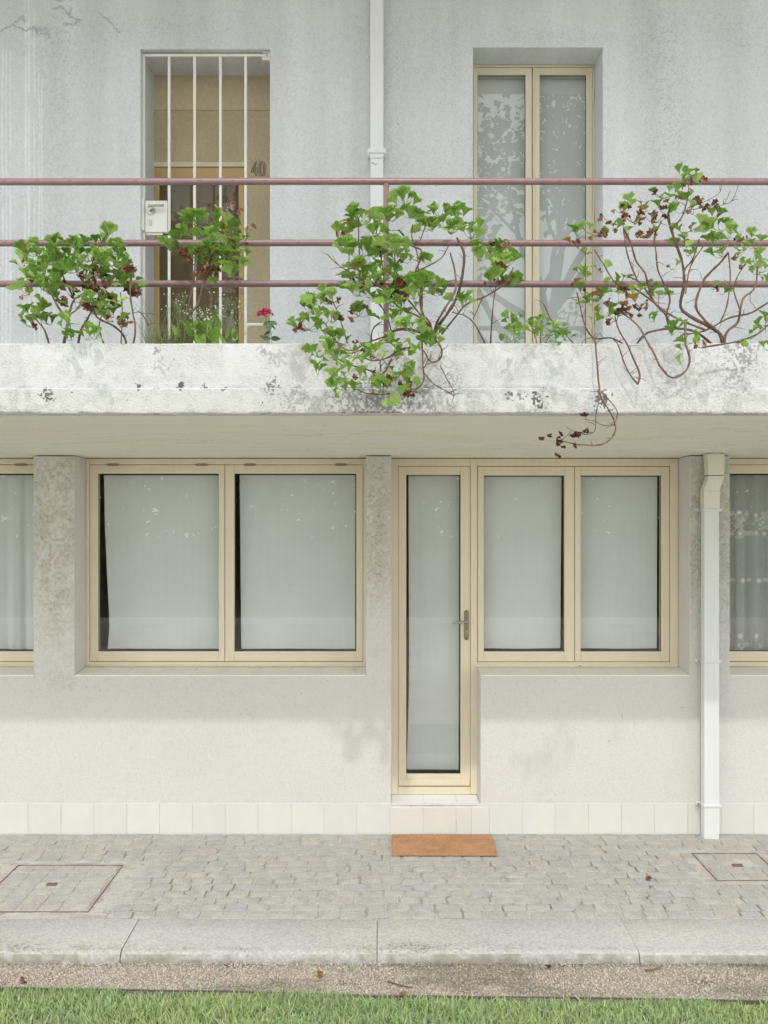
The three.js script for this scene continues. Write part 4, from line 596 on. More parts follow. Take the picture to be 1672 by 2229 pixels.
    stems: [[0.014,0.015,-0.071,-0.051,0.01,0.033,-0.064,-0.109,0.078,0.06,-0.213,0.131,0.071,-0.243,0.181,0.046,-0.223,0.283,0.041,-0.235,0.388,0.068,-0.267,0.498,0.066,-0.288,0.587,0.039,-0.308,0.658,0.048,-0.296,0.725,0.072],[0.008,-0.249,0.262,0.145,-0.24,0.358,0.119,-0.197,0.414,0.115,-0.169,0.516,0.142],[0.012,-0.004,-0.081,0.012,-0.036,0.023,0.06,-0.137,0.094,0.126,-0.189,0.153,0.151,-0.168,0.246,0.139,-0.125,0.323,0.116,-0.058,0.391,0.134,-0.018,0.442,0.152],[0.01,-0.004,-0.081,0.012,0.001,0.041,0.06,0.056,0.087,0.06,0.043,0.151,0.159,0.068,0.21,0.137,0.126,0.257,0.125,0.136,0.37,0.15],[0.009,0.015,-0.058,-0.05,0.114,0.01,-0.068,0.172,0.035,0.041,0.22,0.078,0.06],[0.008,-0.179,-0.069,0.246,-0.07,-0.05,0.238,0.015,-0.038,0.25],[0.01,0.006,-0.058,-0.051,-0.158,0.045,0.035,-0.292,0.06,0.055,-0.43,0.032,0.06,-0.478,-0.043,-0.057],[0.009,-0.109,0.05,0.06,-0.254,0.1,0.089,-0.338,0.145,0.097,-0.387,0.195,0.07,-0.423,0.25,0.069,-0.484,0.309,0.096,-0.537,0.328,0.09],[0.009,-0.284,0.06,0.06,-0.354,0.14,0.122,-0.393,0.19,0.096,-0.423,0.261,0.108,-0.455,0.347,0.131,-0.488,0.396,0.113,-0.52,0.509,0.095,-0.561,0.577,0.117],[0.007,-0.495,0.299,0.145,-0.519,0.365,0.131,-0.551,0.441,0.156,-0.571,0.556,0.163],[0.008,-0.311,0.078,0.06,-0.327,0.128,0.089,-0.311,0.208,0.097,-0.332,0.287,0.07,-0.368,0.369,0.069,-0.384,0.454,0.096,-0.392,0.538,0.09,-0.349,0.626,0.065],[0.008,-0.404,0.181,0.144,-0.519,0.265,0.132,-0.606,0.278,0.158,-0.679,0.385,0.163,-0.719,0.463,0.136],[0.01,-0.235,0.095,0.119,-0.261,-0.038,0.219,-0.239,-0.136,0.219,-0.271,-0.199,0.221,-0.335,-0.222,0.228,-0.388,-0.173,0.225,-0.423,-0.101,0.223,-0.454,-0.035,0.202,-0.494,0.064,0.143,-0.542,0.115,0.11,-0.59,0.157,0.079],[0.008,-0.512,-0.255,0.242,-0.5,-0.209,0.228,-0.529,-0.127,0.218,-0.567,-0.049,0.23,-0.582,0.056,0.083,-0.6,0.12,0.084],[0.007,-0.512,-0.259,0.242,-0.549,-0.209,0.227,-0.582,-0.136,0.218,-0.613,-0.058,0.236,-0.629,-0.015,0.184],[0.007,-0.479,-0.039,-0.052,-0.59,0.027,-0.055,-0.678,0.02,-0.037,-0.751,0.069,0.06,-0.776,0.172,0.047,-0.796,0.253,0.056],[0.007,-0.734,-0.003,0.166,-0.73,-0.034,0.219,-0.727,-0.131,0.248,-0.711,-0.272,0.236,-0.705,-0.327,0.252,-0.653,-0.417,0.26,-0.628,-0.486,0.242,-0.649,-0.539,0.239,-0.715,-0.572,0.258,-0.786,-0.572,0.256,-0.836,-0.566,0.238,-0.917,-0.549,0.244],[0.004,-0.704,-0.3,0.247,-0.661,-0.345,0.254,-0.617,-0.406,0.236,-0.639,-0.468,0.234,-0.696,-0.469,0.252,-0.74,-0.451,0.25,-0.79,-0.436,0.232],[0.004,-0.712,-0.335,0.243,-0.727,-0.414,0.229,-0.734,-0.502,0.218,-0.782,-0.517,0.234,-0.836,-0.504,0.241,-0.878,-0.48,0.223],[0.005,-0.983,0.172,0.144,-0.947,0.09,0.147,-0.87,0.041,0.06,-0.763,-0.069,0.024],[0.008,0.222,0.198,0.053,0.133,0.145,0.046,0.006,0.112,0.072,-0.109,0.05,0.06,-0.243,0.025,0.046],[0.006,-0.035,0.088,0.056,0.009,0.184,0.031,0.024,0.338,0.044,0.008,0.461,0.066],[0.006,-0.241,0.227,0.144,-0.215,0.371,0.145,-0.141,0.491,0.171],[0.006,0.059,0.142,0.109,0.019,0.267,0.12,0.099,0.418,0.095],[0.006,-0.297,0.578,0.077,-0.249,0.644,0.104,-0.216,0.755,0.098,-0.204,0.862,0.072],[0.003,-0.204,0.703,0.054,-0.11,0.737,0.063,-0.044,0.776,0.087,-0.031,0.844,0.072],[0.003,-0.2,0.675,0.123,-0.1,0.693,0.122,-0.028,0.71,0.096,0.006,0.78,0.103],[0.003,-0.044,0.696,0.147,0.009,0.721,0.121,0.042,0.808,0.133]] },
  left: { base: [-1.706, 2.995, 1.3],
    clusters: [[-0.204,0.434,0.018,0.033,3,0],[-0.15,0.51,-0.024,0.053,5,0],[-0.152,0.473,0.096,0.033,2,0],[-0.05,0.534,-0.043,0.053,5,0],[-0.075,0.442,0.069,0.066,7,0],[-0.144,0.403,0.028,0.052,5,0],[-0.032,0.467,-0.046,0.053,5,0],[0.083,0.519,0.062,0.042,4,0],[0.024,0.478,-0.051,0.058,6,0],[0.248,0.589,0.044,0.033,3,0],[0.18,0.563,-0.043,0.053,5,0],[0.277,0.523,-0.038,0.057,6,0],[0.144,0.467,0.042,0.057,6,0],[0.243,0.444,0.138,0.051,5,0],[0.24,0.454,-0.03,0.053,4,0],[0.322,0.439,-0.006,0.043,4,0],[-0.144,0.333,0.091,0.052,5,0],[-0.065,0.29,0.167,0.056,6,0],[-0.016,0.355,0.079,0.056,6,0],[-0.047,0.298,0.035,0.043,4,0],[0.085,0.372,0.174,0.051,4,0],[0.063,0.401,-0.049,0.053,3,0],[-0.146,0.257,0.146,0.033,3,1],[-0.116,0.227,0.01,0.021,1,0],[0.261,0.348,-0.025,0.053,4,0],[0.336,0.34,-0.032,0.053,4,0],[0.327,0.387,0.014,0.033,3,0],[0.307,0.203,0.136,0.051,4,0],[0.225,0.193,-0.017,0.057,5,0],[0.285,0.129,0.08,0.042,3,0],[0.091,0.202,0.093,0.042,3,0],[0.046,0.27,0.029,0.033,3,1],[-0.15,0.149,0.071,0.052,6,0],[-0.099,0.136,-0.045,0.038,4,0],[-0.137,0.189,-0.046,0.027,3,0],[-0.194,0.116,-0.011,0.033,3,0],[0.074,0.071,0.202,0.041,3,0],[0.107,0.007,0.255,0.041,3,0],[0.178,0.014,0.212,0.041,3,0],[0.255,-0.006,0.336,0.032,3,0],[0.152,0.391,-0.001,0.057,7,2],[0.181,0.317,0.078,0.056,7,2],[0.207,0.254,0.066,0.057,7,2],[0.181,0.191,0.15,0.042,5,2],[0.387,0.384,0.115,0.028,4,2],[0.373,0.293,0.009,0.033,4,2],[0.363,0.094,0.175,0.028,4,2],[-0.028,0.244,-0.032,0.029,3,2]],
    stems: [[0.012,-0.024,-0.065,-0.034,0.035,0.085,0.06,0.044,0.142,0.058,0.066,0.232,0.033,0.127,0.267,0.048,0.17,0.376,0.069],[0.009,0.052,0.106,0.106,-0.016,0.195,0.079,-0.045,0.252,0.076,-0.075,0.293,0.103,-0.123,0.388,0.099],[0.01,0.053,-0.062,-0.052,0.096,0.076,0.004,0.141,0.138,0.03,0.18,0.213,0.033,0.23,0.332,0.006],[0.009,-0.068,-0.067,-0.022,-0.087,0.066,0.06,-0.126,0.114,0.056,-0.149,0.145,0.042],[0.01,0.332,-0.062,-0.05,0.309,0.049,-0.068,0.267,0.095,0.002,0.206,0.124,0.025,0.173,0.151,0.007,0.15,0.24,-0.011],[0.009,0.358,-0.071,0.006,0.398,0.066,0.06,0.38,0.179,0.061,0.375,0.26,0.082,0.387,0.351,0.097],[0.005,0.307,-0.072,0.012,0.332,0.176,0.079,0.322,0.261,0.078],[0.006,0.05,0.139,0.078,0.098,0.175,0.082,0.119,0.228,0.055],[0.006,0.241,-0.072,0.012,0.205,0.095,0.06,0.254,0.171,0.105],[0.007,0.063,0.234,0.021,0.012,0.343,0.042,-0.013,0.435,0.056,-0.03,0.507,0.03],[0.007,0.14,0.256,0.1,0.172,0.411,0.08,0.216,0.527,0.065,0.259,0.573,0.089],[0.006,0.192,0.203,0.083,0.286,0.335,0.082,0.336,0.416,0.056],[0.005,0.469,0.085,0.06,0.436,0.147,0.082,0.407,0.162,0.055]] },
  second: { base: [-1.106, 2.995, 1.3],
    clusters: [[0.066,0.653,0.051,0.033,3,0],[0.119,0.659,0.03,0.052,5,0],[0.177,0.673,-0.027,0.043,4,0],[0.11,0.572,0.148,0.051,5,0],[0.153,0.614,-0.058,0.058,6,0],[0.275,0.623,0.061,0.042,4,0],[0.251,0.533,0.156,0.056,6,0],[0.29,0.61,-0.041,0.043,4,0],[-0.015,0.525,0.073,0.033,3,0],[0.044,0.559,0.088,0.026,2,0],[0.01,0.526,-0.05,0.053,5,0],[0.1,0.488,0.031,0.057,6,0],[0.178,0.479,0.109,0.051,5,0],[0.254,0.503,0.048,0.057,6,0],[0.347,0.525,0.114,0.051,5,0],[0.359,0.491,-0.022,0.043,4,0],[0.266,0.467,-0.003,0.052,5,1],[0.176,0.455,-0.033,0.043,3,0],[0.341,0.405,0.062,0.052,4,0],[0.307,0.356,0.162,0.051,4,0],[0.226,0.302,0.082,0.021,1,0],[0.172,0.373,0.126,0.042,5,2],[0.195,0.402,0.032,0.038,4,2],[0.077,0.454,0.119,0.028,4,2]],
    stems: [[0.011,-0.024,-0.062,-0.051,0.047,0.124,-0.004,0.117,0.197,0.018,0.148,0.289,0.031,0.172,0.38,0.006,0.2,0.495,-0.001],[0.01,-0.014,-0.043,-0.049,0.073,0.184,0.036,0.104,0.303,0.054,0.11,0.412,0.031,0.108,0.519,0.019],[0.006,0.177,0.332,0.098,0.259,0.411,0.081,0.322,0.481,0.062],[0.005,0.121,0.396,0.104,0.061,0.458,0.08,0.013,0.498,0.07],[0.002,0.3,0.514,0.04,0.313,0.621,0.067,0.303,0.727,0.057],[0.002,0.326,0.549,0.015,0.337,0.639,-0.005,0.354,0.701,0.014],[0.002,0.326,0.501,0.016,0.384,0.554,0.03,0.41,0.606,0.051],[0.002,0.268,0.502,0.013,0.293,0.548,0.016,0.31,0.551,0.042]] },
  small: { base: [0.839, 2.998, 1.3],
    clusters: [[-0.136,0.125,0.052,0.041,4,0],[-0.136,0.031,0.289,0.049,5,0],[-0.042,0.068,0.175,0.049,5,0],[0.008,0.112,0.074,0.041,5,0],[0.007,0.026,0.213,0.049,5,0],[0.06,0.033,0.276,0.049,4,0],[0.111,-0.005,0.236,0.031,3,0],[0.042,-0.025,0.338,0.031,3,0]],
    stems: [[0.004,-0.001,-0.071,0.008,-0.026,0.041,0.06,-0.1,0.087,0.06,-0.139,0.12,0.079],[0.004,0.016,-0.062,-0.05,0.017,0.058,0.014,0.016,0.121,0.022],[0.004,0.012,-0.072,0.01,0.065,0.032,0.06,0.129,0.041,0.06]] },
};
// ------------------------------------------------------------------ pelargoniums in the planter
function fanGeo(alpha, span, seed, crumple = 0) {            // a pleated, toothed fan: base at the origin, axis +Y, opening towards +Z
  const r = mulberry(seed), n = 18, pos = [0, 0, 0], idx = [];
  for (let ringK = 0; ringK < 2; ringK++) for (let i = 0; i <= n; i++) {
    const u = i / n, th = (u - .5) * span, lobe = .955 + .045 * Math.cos(u * 6 * Math.PI), tooth = i % 2 ? 1.05 : .95;
    const R = (ringK ? lobe * tooth * (.96 + .08 * r()) : .55) * (1 - .22 * Math.abs(2 * u - 1) ** 4), a = alpha + (i % 2 ? .10 : -.08) * (ringK ? 1 : .6) + (ringK ? .14 : 0) + crumple * (r() - .5);
    const c = R * Math.cos(a), s = R * Math.sin(a);
    pos.push(s * Math.sin(th), c + crumple * .25 * (r() - .5), s * Math.cos(th));
  }
  for (let i = 0; i < n; i++) { idx.push(0, 1 + i, 2 + i); const a = 1 + i, b = a + n + 1; idx.push(a, b, a + 1, a + 1, b, b + 1); }
  const g = new THREE.BufferGeometry(); g.setAttribute('position', new THREE.Float32BufferAttribute(pos, 3)); g.setIndex(idx); const f = g.toNonIndexed(); f.computeVertexNormals(); return f;      // flat facets keep the pleats crisp
}
const FAN = []; [[.36, 3.0], [.44, 2.8], [.52, 3.2], [.40, 3.6], [.58, 2.8], [.68, 3.2], [.48, 2.5], [.95, 3.8]].forEach(([a, s], k) => FAN.push(fanGeo(a, s, 300 + k)));
const DRYFAN = [[.5, 3.2], [.75, 3.6], [1.0, 4.4], [.35, 4.0]].map(([a, s], k) => fanGeo(a, s, 400 + k, .9));
const YUP = new THREE.Vector3(0, 1, 0);
function leafMesh(name, geo, mat, p, axis, turn, size, parent) {
  const m = new THREE.Mesh(geo, mat); m.name = name; m.position.copy(p); m.quaternion.setFromUnitVectors(YUP, axis.clone().normalize()).multiply(new THREE.Quaternion().setFromAxisAngle(YUP, turn)); m.scale.setScalar(size); m.castShadow = m.receiveShadow = true; parent.add(m); return m;
}
function pelargonium(key, label, seed, leafSize, fuller = 1) {
  const P = PLANTS[key], t = thing('geranium_plant', P.base, label, 'plant', 'geraniums growing in the balcony planter'), r = mulberry(seed), V = THREE.Vector3;
  for (const s of P.stems) {                                 // each stem a tapered, slightly knotty tube
    const pts = []; for (let i = 1; i < s.length; i += 3) pts.push(new V(s[i], s[i + 1], s[i + 2]));
    const R0 = s[0] * .68, g = tube(pts, R0, 7, R0 * .62), p = g.attributes.position, nm = g.attributes.normal;
    for (let i = 0; i < p.count; i++) { const k = R0 * .7 * (fbm(p.getX(i) * 70 + p.getZ(i) * 40, p.getY(i) * 70, 2) - .45); p.setXYZ(i, p.getX(i) + nm.getX(i) * k, p.getY(i) + nm.getY(i) * k, p.getZ(i) + nm.getZ(i) * k); }
    const m = new THREE.Mesh(g, M.bark[s[0] > .0125 ? 1 : s[0] > .0085 && r() < .5 ? 2 : 0]); m.name = 'stem'; m.castShadow = m.receiveShadow = true; t.add(m);
  }
  const twigs = [];                                            // dead side shoots along the older wood
  for (const s of P.stems) { const n = (s.length - 1) / 3, at = (i) => new V(s[1 + 3 * i], s[2 + 3 * i], s[3 + 3 * i]); for (let i = 0; i < n - 1; i++) for (let k = 0; k < 2; k++) { if (r() < .35) continue; const p = at(i).lerp(at(i + 1), r()), d = new V(rr(-1, 1, r), rr(-.3, 1, r), rr(-.6, .8, r)).normalize(), len = rr(.015, .075, r), e = p.clone().addScaledVector(d, len); twigs.push(tube([p, p.clone().lerp(e, .5).add(new V(rr(-.006, .006, r), .003, 0)), e], .0019, 4, .0009, 4)); } }
  if (twigs.length) { const m = new THREE.Mesh(mergeGeometries(twigs), M.bark[1]); m.name = 'twigs'; tag(m, undefined, undefined, undefined, 'stuff'); m.castShadow = true; t.add(m); }
  const petioles = [[], []], leaves = [];
  for (const [cx, cy, cz, cr, n0, dry] of P.clusters) {
    const c = new V(cx, cy - cr * .55, cz - .01), n = Math.round(n0 * fuller * (dry === 2 ? 2 : 1));
    for (let i = 0; i < n; i++) {
      const a = r() * 6.283, out = Math.sqrt(r()), up = rr(-.45, 1.0, r);
      const p = new V(cx + Math.cos(a) * out * cr * 1.05, cy - cr * .4 + up * cr * .6, cz + Math.sin(a) * out * cr * .8);
      const hang = P.base[1] + p.y < 2.99; if (hang && p.z + P.base[2] < 1.475) p.z = 1.475 + r() * .03 - P.base[2];
      const isDry = dry === 2 ? r() < .88 : dry === 1 ? r() < .42 : r() < (key === 'right' ? .16 : .035), isYel = !isDry && r() < (dry ? .08 : .012);
      const droop = hang && r() < .35;
      const axis = new V(Math.cos(a) * out * .55 + rr(-.25, .25, r), isDry ? rr(-.8, .6, r) : droop ? rr(-.7, .1, r) : rr(.7, 1.1, r), Math.sin(a) * out * .5 + rr(-.2, .35, r));
      const size = leafSize * (isDry ? rr(.26, .60, r) : rr(.55, 1.15, r));
      const geo = isDry ? DRYFAN[Math.floor(r() * 4)] : FAN[Math.floor(r() * FAN.length)], mat = isDry ? M.dry[Math.floor(r() * 4)] : isYel ? M.yellow[Math.floor(r() * 2)] : M.leaf[Math.floor(r() * 4)];
      leaves.push([geo, mat, p, axis, rr(-1.5, 1.5, r), size]);
      const mid = c.clone().lerp(p, .55).add(new V(0, -.008, .004));
      petioles[isDry ? 1 : 0].push(tube([c, mid, p], .0017, 4, .0012, 4));
    }
  }
  leaves.sort((a, b) => b[2].z - a[2].z);                     // the foremost 290 leaves one by one, the ones behind as a mass
  leaves.slice(0, 285).forEach((l) => leafMesh('leaf', ...l, t));
  const rest = new Map(); for (const [geo, mat, p, axis, turn, size] of leaves.slice(285)) { const g = geo.clone(); g.scale(size, size, size); g.applyQuaternion(new THREE.Quaternion().setFromUnitVectors(YUP, axis.clone().normalize()).multiply(new THREE.Quaternion().setFromAxisAngle(YUP, turn))); g.translate(p.x, p.y, p.z); if (!rest.has(mat)) rest.set(mat, []); rest.get(mat).push(g); }
  for (const [mat, list] of rest) { const m = new THREE.Mesh(mergeGeometries(list), mat); m.name = 'inner_leaves'; tag(m, undefined, undefined, undefined, 'stuff'); m.castShadow = m.receiveShadow = true; t.add(m); }
  if (petioles[0].length) { const m = new THREE.Mesh(mergeGeometries(petioles[0]), M.petiole); m.name = 'petioles'; tag(m, undefined, undefined, undefined, 'stuff'); m.castShadow = true; t.add(m); }
  if (petioles[1].length) { const m = new THREE.Mesh(mergeGeometries(petioles[1]), M.bark[0]); m.name = 'withered_petioles'; tag(m, undefined, undefined, undefined, 'stuff'); m.castShadow = true; t.add(m); }
  return t;
}
M.leafGrey = leafMat(.12, .20, .10, .25); M.grassBlade = leafMat(.30, .38, .14, .2); M.weed = std({ color: lin(.27, .36, .15), roughness: .8 }); M.bud = std({ color: lin(.80, .80, .72), roughness: .8 });
M.dryDark = leafMat(.10, .035, .025, .1);
M.petiole = std({ color: lin(.22, .36, .10), roughness: .7 });
M.pinkDry = std({ color: lin(.48, .27, .20), roughness: 1, side: THREE.DoubleSide });
M.lilac = std({ color: lin(.62, .50, .62), roughness: .9, side: THREE.DoubleSide });
const gMiddle = pelargonium('middle', 'largest geranium, a dense leafy bush spilling over the planter front beside the railing post', 21, .070, 1.65);
const gRight = pelargonium('right', 'sprawling half-withered geranium with bare looping stems and brown leaves at the right', 22, .057, 1.0);
const gLeft = pelargonium('left', 'leafy geranium with brown seed heads left of the barred gate', 23, .069, 1.45);
const gSecond = pelargonium('second', 'compact geranium tuft on two slanting bare stems in front of the gate', 24, .064, 1.6);
const gSmall = pelargonium('small', 'small low geranium seedling at the foot of the tall window', 25, .044, 1.6);
function inPlant(t, x, y, z) { return new THREE.Vector3(x, y, z).sub(t.position); }
// withered bloom heads
function bloomHead(t, x, y, z, R, n, mats, seed, name = 'withered_bloom') {
  const r = mulberry(seed), gs = []; for (let i = 0; i < n; i++) { const d = new THREE.Vector3(rr(-1, 1, r), rr(-.4, 1, r), rr(-1, 1, r)).normalize(), g = fanGeo(.5 + r() * .6, 3.2, seed * 31 + i, .5), q = new THREE.Quaternion().setFromUnitVectors(YUP, d); g.scale(R * .75, R * .75, R * .75); g.applyQuaternion(q); g.translate(x + d.x * R * .5, y + d.y * R * .5, z + d.z * R * .5); gs.push(g); }
  const w = t.position, g = mergeGeometries(gs); g.translate(-w.x, -w.y, -w.z); const m = new THREE.Mesh(g, mats); m.name = name; m.castShadow = true; t.add(m);
}
for (const [x, y, z, R, k] of [[-.803, 3.722, 1.36, .022, 0], [-.803, 3.693, 1.38, .018, 1], [-.746, 3.684, 1.36, .022, 0], [-.695, 3.599, 1.36, .028, 0], [-.790, 3.531, 1.40, .024, 0], [-.839, 3.698, 1.36, .016, 0]]) bloomHead(gSecond, x, y, z, R, 9, k ? M.lilac : M.pinkDry, Math.round(x * -1000) + Math.round(y * 100));
bloomHead(gMiddle, .645, 3.478, 1.50, .026, 9, M.pinkDry, 77); bloomHead(gMiddle, .091, 3.259, 1.52, .04, 10, M.dry[0], 78);
{ // leaf litter at the end of the hanging vine
  const r = mulberry(66); for (const [x, y] of [[.845, 2.467], [.881, 2.485], [.93, 2.494], [.903, 2.458], [.947, 2.423], [1.001, 2.44], [.912, 2.378], [1.001, 2.498], [1.067, 2.511], [1.049, 2.596], [.925, 2.470]]) leafMesh('leaf', DRYFAN[Math.floor(r() * 4)], M.dryDark, inPlant(gRight, x, y + .01, 1.55), new THREE.Vector3(rr(-.8, .8, r), -1, rr(-.3, .5, r)), rr(-2, 2, r), rr(.024, .042, r), gRight);
}
// red valerian, grass tuft, flowering weeds rooted in the planter
{
  const V = THREE.Vector3, t = thing('red_valerian', [-.592, 2.925, 1.3], 'single red-flowered valerian standing in the planter right of the gate', 'plant'), r = mulberry(9);
  part('stem', [tube([new V(-.592, 2.925, 1.3), new V(-.588, 3.02, 1.3), new V(-.600, 3.08, 1.305), new V(-.622, 3.135, 1.31)], .0032, 6, .002)], M.petiole, t);
  M.magenta = leafMat(.60, .02, .14, .2); M.magenta2 = leafMat(.72, .07, .25, .2);
  for (let k = 0; k < 2; k++) { const gs = []; for (let i = 0; i < 90; i++) { const a = r() * 6.283, b = Math.sqrt(r()), g = fanGeo(1.1, 5.6, 900 + i); g.scale(.0062, .0062, .0062); g.rotateX(rr(-.7, .7, r)); g.rotateZ(rr(-.7, .7, r)); g.translate(-.622 + Math.cos(a) * b * .043, 3.150 + .026 * (1 - b * b) + rr(-.010, .008, r), 1.31 + Math.sin(a) * b * .03); gs.push(g); } const m = part('flower_head', gs, k ? M.magenta2 : M.magenta, t); m.castShadow = true; }
  const blade = (len, w, seed) => { const n = 6, pos = [], idx = []; for (let i = 0; i <= n; i++) { const u = i / n, ww = w * Math.sin(Math.PI * Math.pow(u * .97 + .02, .8)), b = u * u * len * .35; pos.push(-ww, u * len, b, 0, u * len, b - w * .35, ww, u * len, b); } for (let i = 0; i < n; i++) for (let k = 0; k < 2; k++) { const a = i * 3 + k; idx.push(a, a + 1, a + 3, a + 1, a + 4, a + 3); } const g = new THREE.BufferGeometry(); g.setAttribute('position', new THREE.Float32BufferAttribute(pos, 3)); g.setIndex(idx); g.computeVertexNormals(); return g; };
  globalThis.bladeGeo = blade; const lf = blade(1, .25, 1);
  for (const [y, a, l, d] of [[3.115, .4, .05, -.6], [3.115, 2.9, .05, -.6], [3.10, 1.7, .06, -.5], [3.105, -1.3, .05, -.7], [3.02, .2, .06, .1], [3.02, 3.0, .06, .1], [2.99, 1.4, .06, 0], [3.06, 2.6, .045, -.3], [2.975, .3, .055, -.5], [2.975, 3.1, .055, -.4]]) leafMesh('leaf', lf, M.leafGrey, inPlant(t, -.594, y, 1.304), new V(Math.cos(a), d, Math.sin(a) * .6), rr(-.6, .6, r), l, t);
}
{
  const r = mulberry(17), V = THREE.Vector3, t = thing('grass_tuft', [-1.19, 2.925, 1.3], 'tuft of wispy grass growing in the planter below the gate lock', 'plant'), gs = [];
  for (let i = 0; i < 150; i++) { const b = new V(rr(-1.26, -1.06, r), 2.925, 1.3 + rr(-.05, .05, r)), len = i < 26 ? rr(.22, .40, r) : rr(.09, .2, r), dx = (rr(-1, 1, r) * .6 + (b.x > -1.15 ? .3 : .05)) * len, mid = b.clone().add(new V(dx * .35, len * .6, rr(-.02, .03, r))), e = b.clone().add(new V(dx, len, rr(-.04, .05, r))); gs.push(tube([b, mid, e], .0018, 3, .0006, 5)); }
  tag(part('blades', gs, M.grassBlade, t), undefined, undefined, undefined, 'stuff');
}
function weed(x, y, z, label, n, spread, height, seed, mat, leaves) {
  const r = mulberry(seed), V = THREE.Vector3, t = thing('flowering_weed', [x, 2.925, z], label, 'weed'), gs = [], buds = [];
  const twig = (p, d, len, rad, depth) => { const e = p.clone().addScaledVector(d, len), mid = p.clone().lerp(e, .5).add(new V(rr(-.01, .01, r), .004, 0)); gs.push(tube([p, mid, e], rad, 3, rad * .6, 3)); if (depth === 0) { buds.push(e); return; } const k = 2 + Math.floor(r() * 2.4); for (let i = 0; i < k; i++) twig(p.clone().lerp(e, rr(.45, 1, r)), d.clone().add(new V(rr(-.9, .9, r), rr(-.1, .6, r), rr(-.7, .7, r))).normalize(), len * rr(.4, .65, r), rad * .65, depth - 1); };
  for (let i = 0; i < n; i++) twig(new V(x + rr(-.5, .5, r) * spread * .5, 2.925, z + rr(-.03, .03, r)), new V(rr(-.35, .35, r) * spread * 4, 1, rr(-.15, .25, r)).normalize(), height * rr(.35, .55, r), .0017, 3);
  tag(part('stalks', gs, mat, t), undefined, undefined, undefined, 'stuff');
  const fl = buds.filter((_, i) => i % 3 === 0).map((b) => { const g = new THREE.IcosahedronGeometry(rr(.0022, .0042, r), 0); g.translate(b.x, b.y, b.z); return g; }); tag(part('flower_buds', fl, M.bud, t), undefined, undefined, undefined, 'stuff');
  const lf = globalThis.bladeGeo(1, .2, 2); for (let i = 0; i < leaves; i++) { const a = r() * 6.283; leafMesh('leaf', lf, M.leaf[i % 4], inPlant(t, x + rr(-.06, .06, r), 2.97 + r() * .11, z + rr(-.02, .03, r)), new V(Math.cos(a) * .7, rr(.5, 1.2, r), Math.sin(a) * .7), rr(-1, 1, r), rr(.06, .11, r), t); }
  return t;
}
weed(-.95, 3, 1.31, 'bushy flowering weed with broad leaves among the geranium stems before the gate', 9, .2, .36, 41, M.weed, 22);
weed(-.82, 3, 1.29, 'airy tall weed with tiny white flowers before the right bar of the gate', 6, .16, .42, 43, M.weed, 5);
weed(-1.06, 3, 1.30, 'thin weed with pale buds rising between the two slanting geranium stems', 4, .12, .42, 44, M.weed, 2);
weed(.70, 3, 1.32, 'small feathery weed beside the seedling below the tall window', 5, .12, .18, 46, M.weed, 6);

// ------------------------------------------------------------------ litter
{
  const r = mulberry(3); const drop = (x, y, z, s, mat, label) => { const m = leafMesh('fallen_leaf', DRYFAN[Math.floor(r() * 4)], mat, new THREE.Vector3(x, y + s * .25, z), new THREE.Vector3(rr(-.4, .4, r), .5, rr(-1, 1, r)), rr(-2, 2, r), s, scene); m.name = unique('fallen_leaf'); tag(m, label, 'leaf', 'dry leaves blown onto the ground'); };
  drop(1.53, .003, .95, .03, M.dry[0], 'curled red-brown leaf lying on the setts near the small manhole cover');
  drop(1.49, .003, 1.12, .02, M.dry[3], 'tiny pale brown leaf on the setts towards the kerb below the downpipe');
  drop(-1.62, -.06, 2.27, .035, M.dry[0], 'largest dry red-brown leaf, on the gravel at the left edge of the picture');
  drop(-.29, -.06, 2.17, .024, M.dry[1], 'small reddish leaf on the gravel left of the middle kerb joint');
  drop(.78, -.06, 2.09, .024, M.dry[2], 'dark withered leaf against the kerb foot right of the middle kerb joint');
  drop(.10, -.06, 2.40, .026, M.dry[3], 'tan dry leaf at the lawn edge just right of the centre');
  const tw = (a, b, rad, label, mat = M.bark[2]) => { const m = part('fallen_twig', tube([new THREE.Vector3(...a), new THREE.Vector3((a[0] + b[0]) / 2, a[1] + .002, (a[2] + b[2]) / 2 + .012), new THREE.Vector3(...b)], rad, 6, rad * .7), mat); tag(m, label, 'twig', 'twigs on the gravel'); };
  tw([.03, -.054, 2.24], [.14, -.054, 2.31], .004, 'thin curved grey twig on the gravel near the middle kerb joint', M.bark[1]);
  tw([1.23, -.050, 2.12], [1.32, -.045, 2.08], .005, 'short pale stick leaning against the kerb foot at the right');
  const mw = thing('gravel_weed', [-.155, -.062, 2.10], 'tiny green weed sprouting at the kerb foot beside the middle joint', 'weed'); for (let i = 0; i < 9; i++) leafMesh('leaf', FAN[i % 8], M.leaf[i % 4], new THREE.Vector3(rr(-.025, .025, r), rr(.002, .02, r), rr(-.015, .02, r)), new THREE.Vector3(rr(-1, 1, r), .6, rr(-1, 1, r)), 0, .013, mw);
}

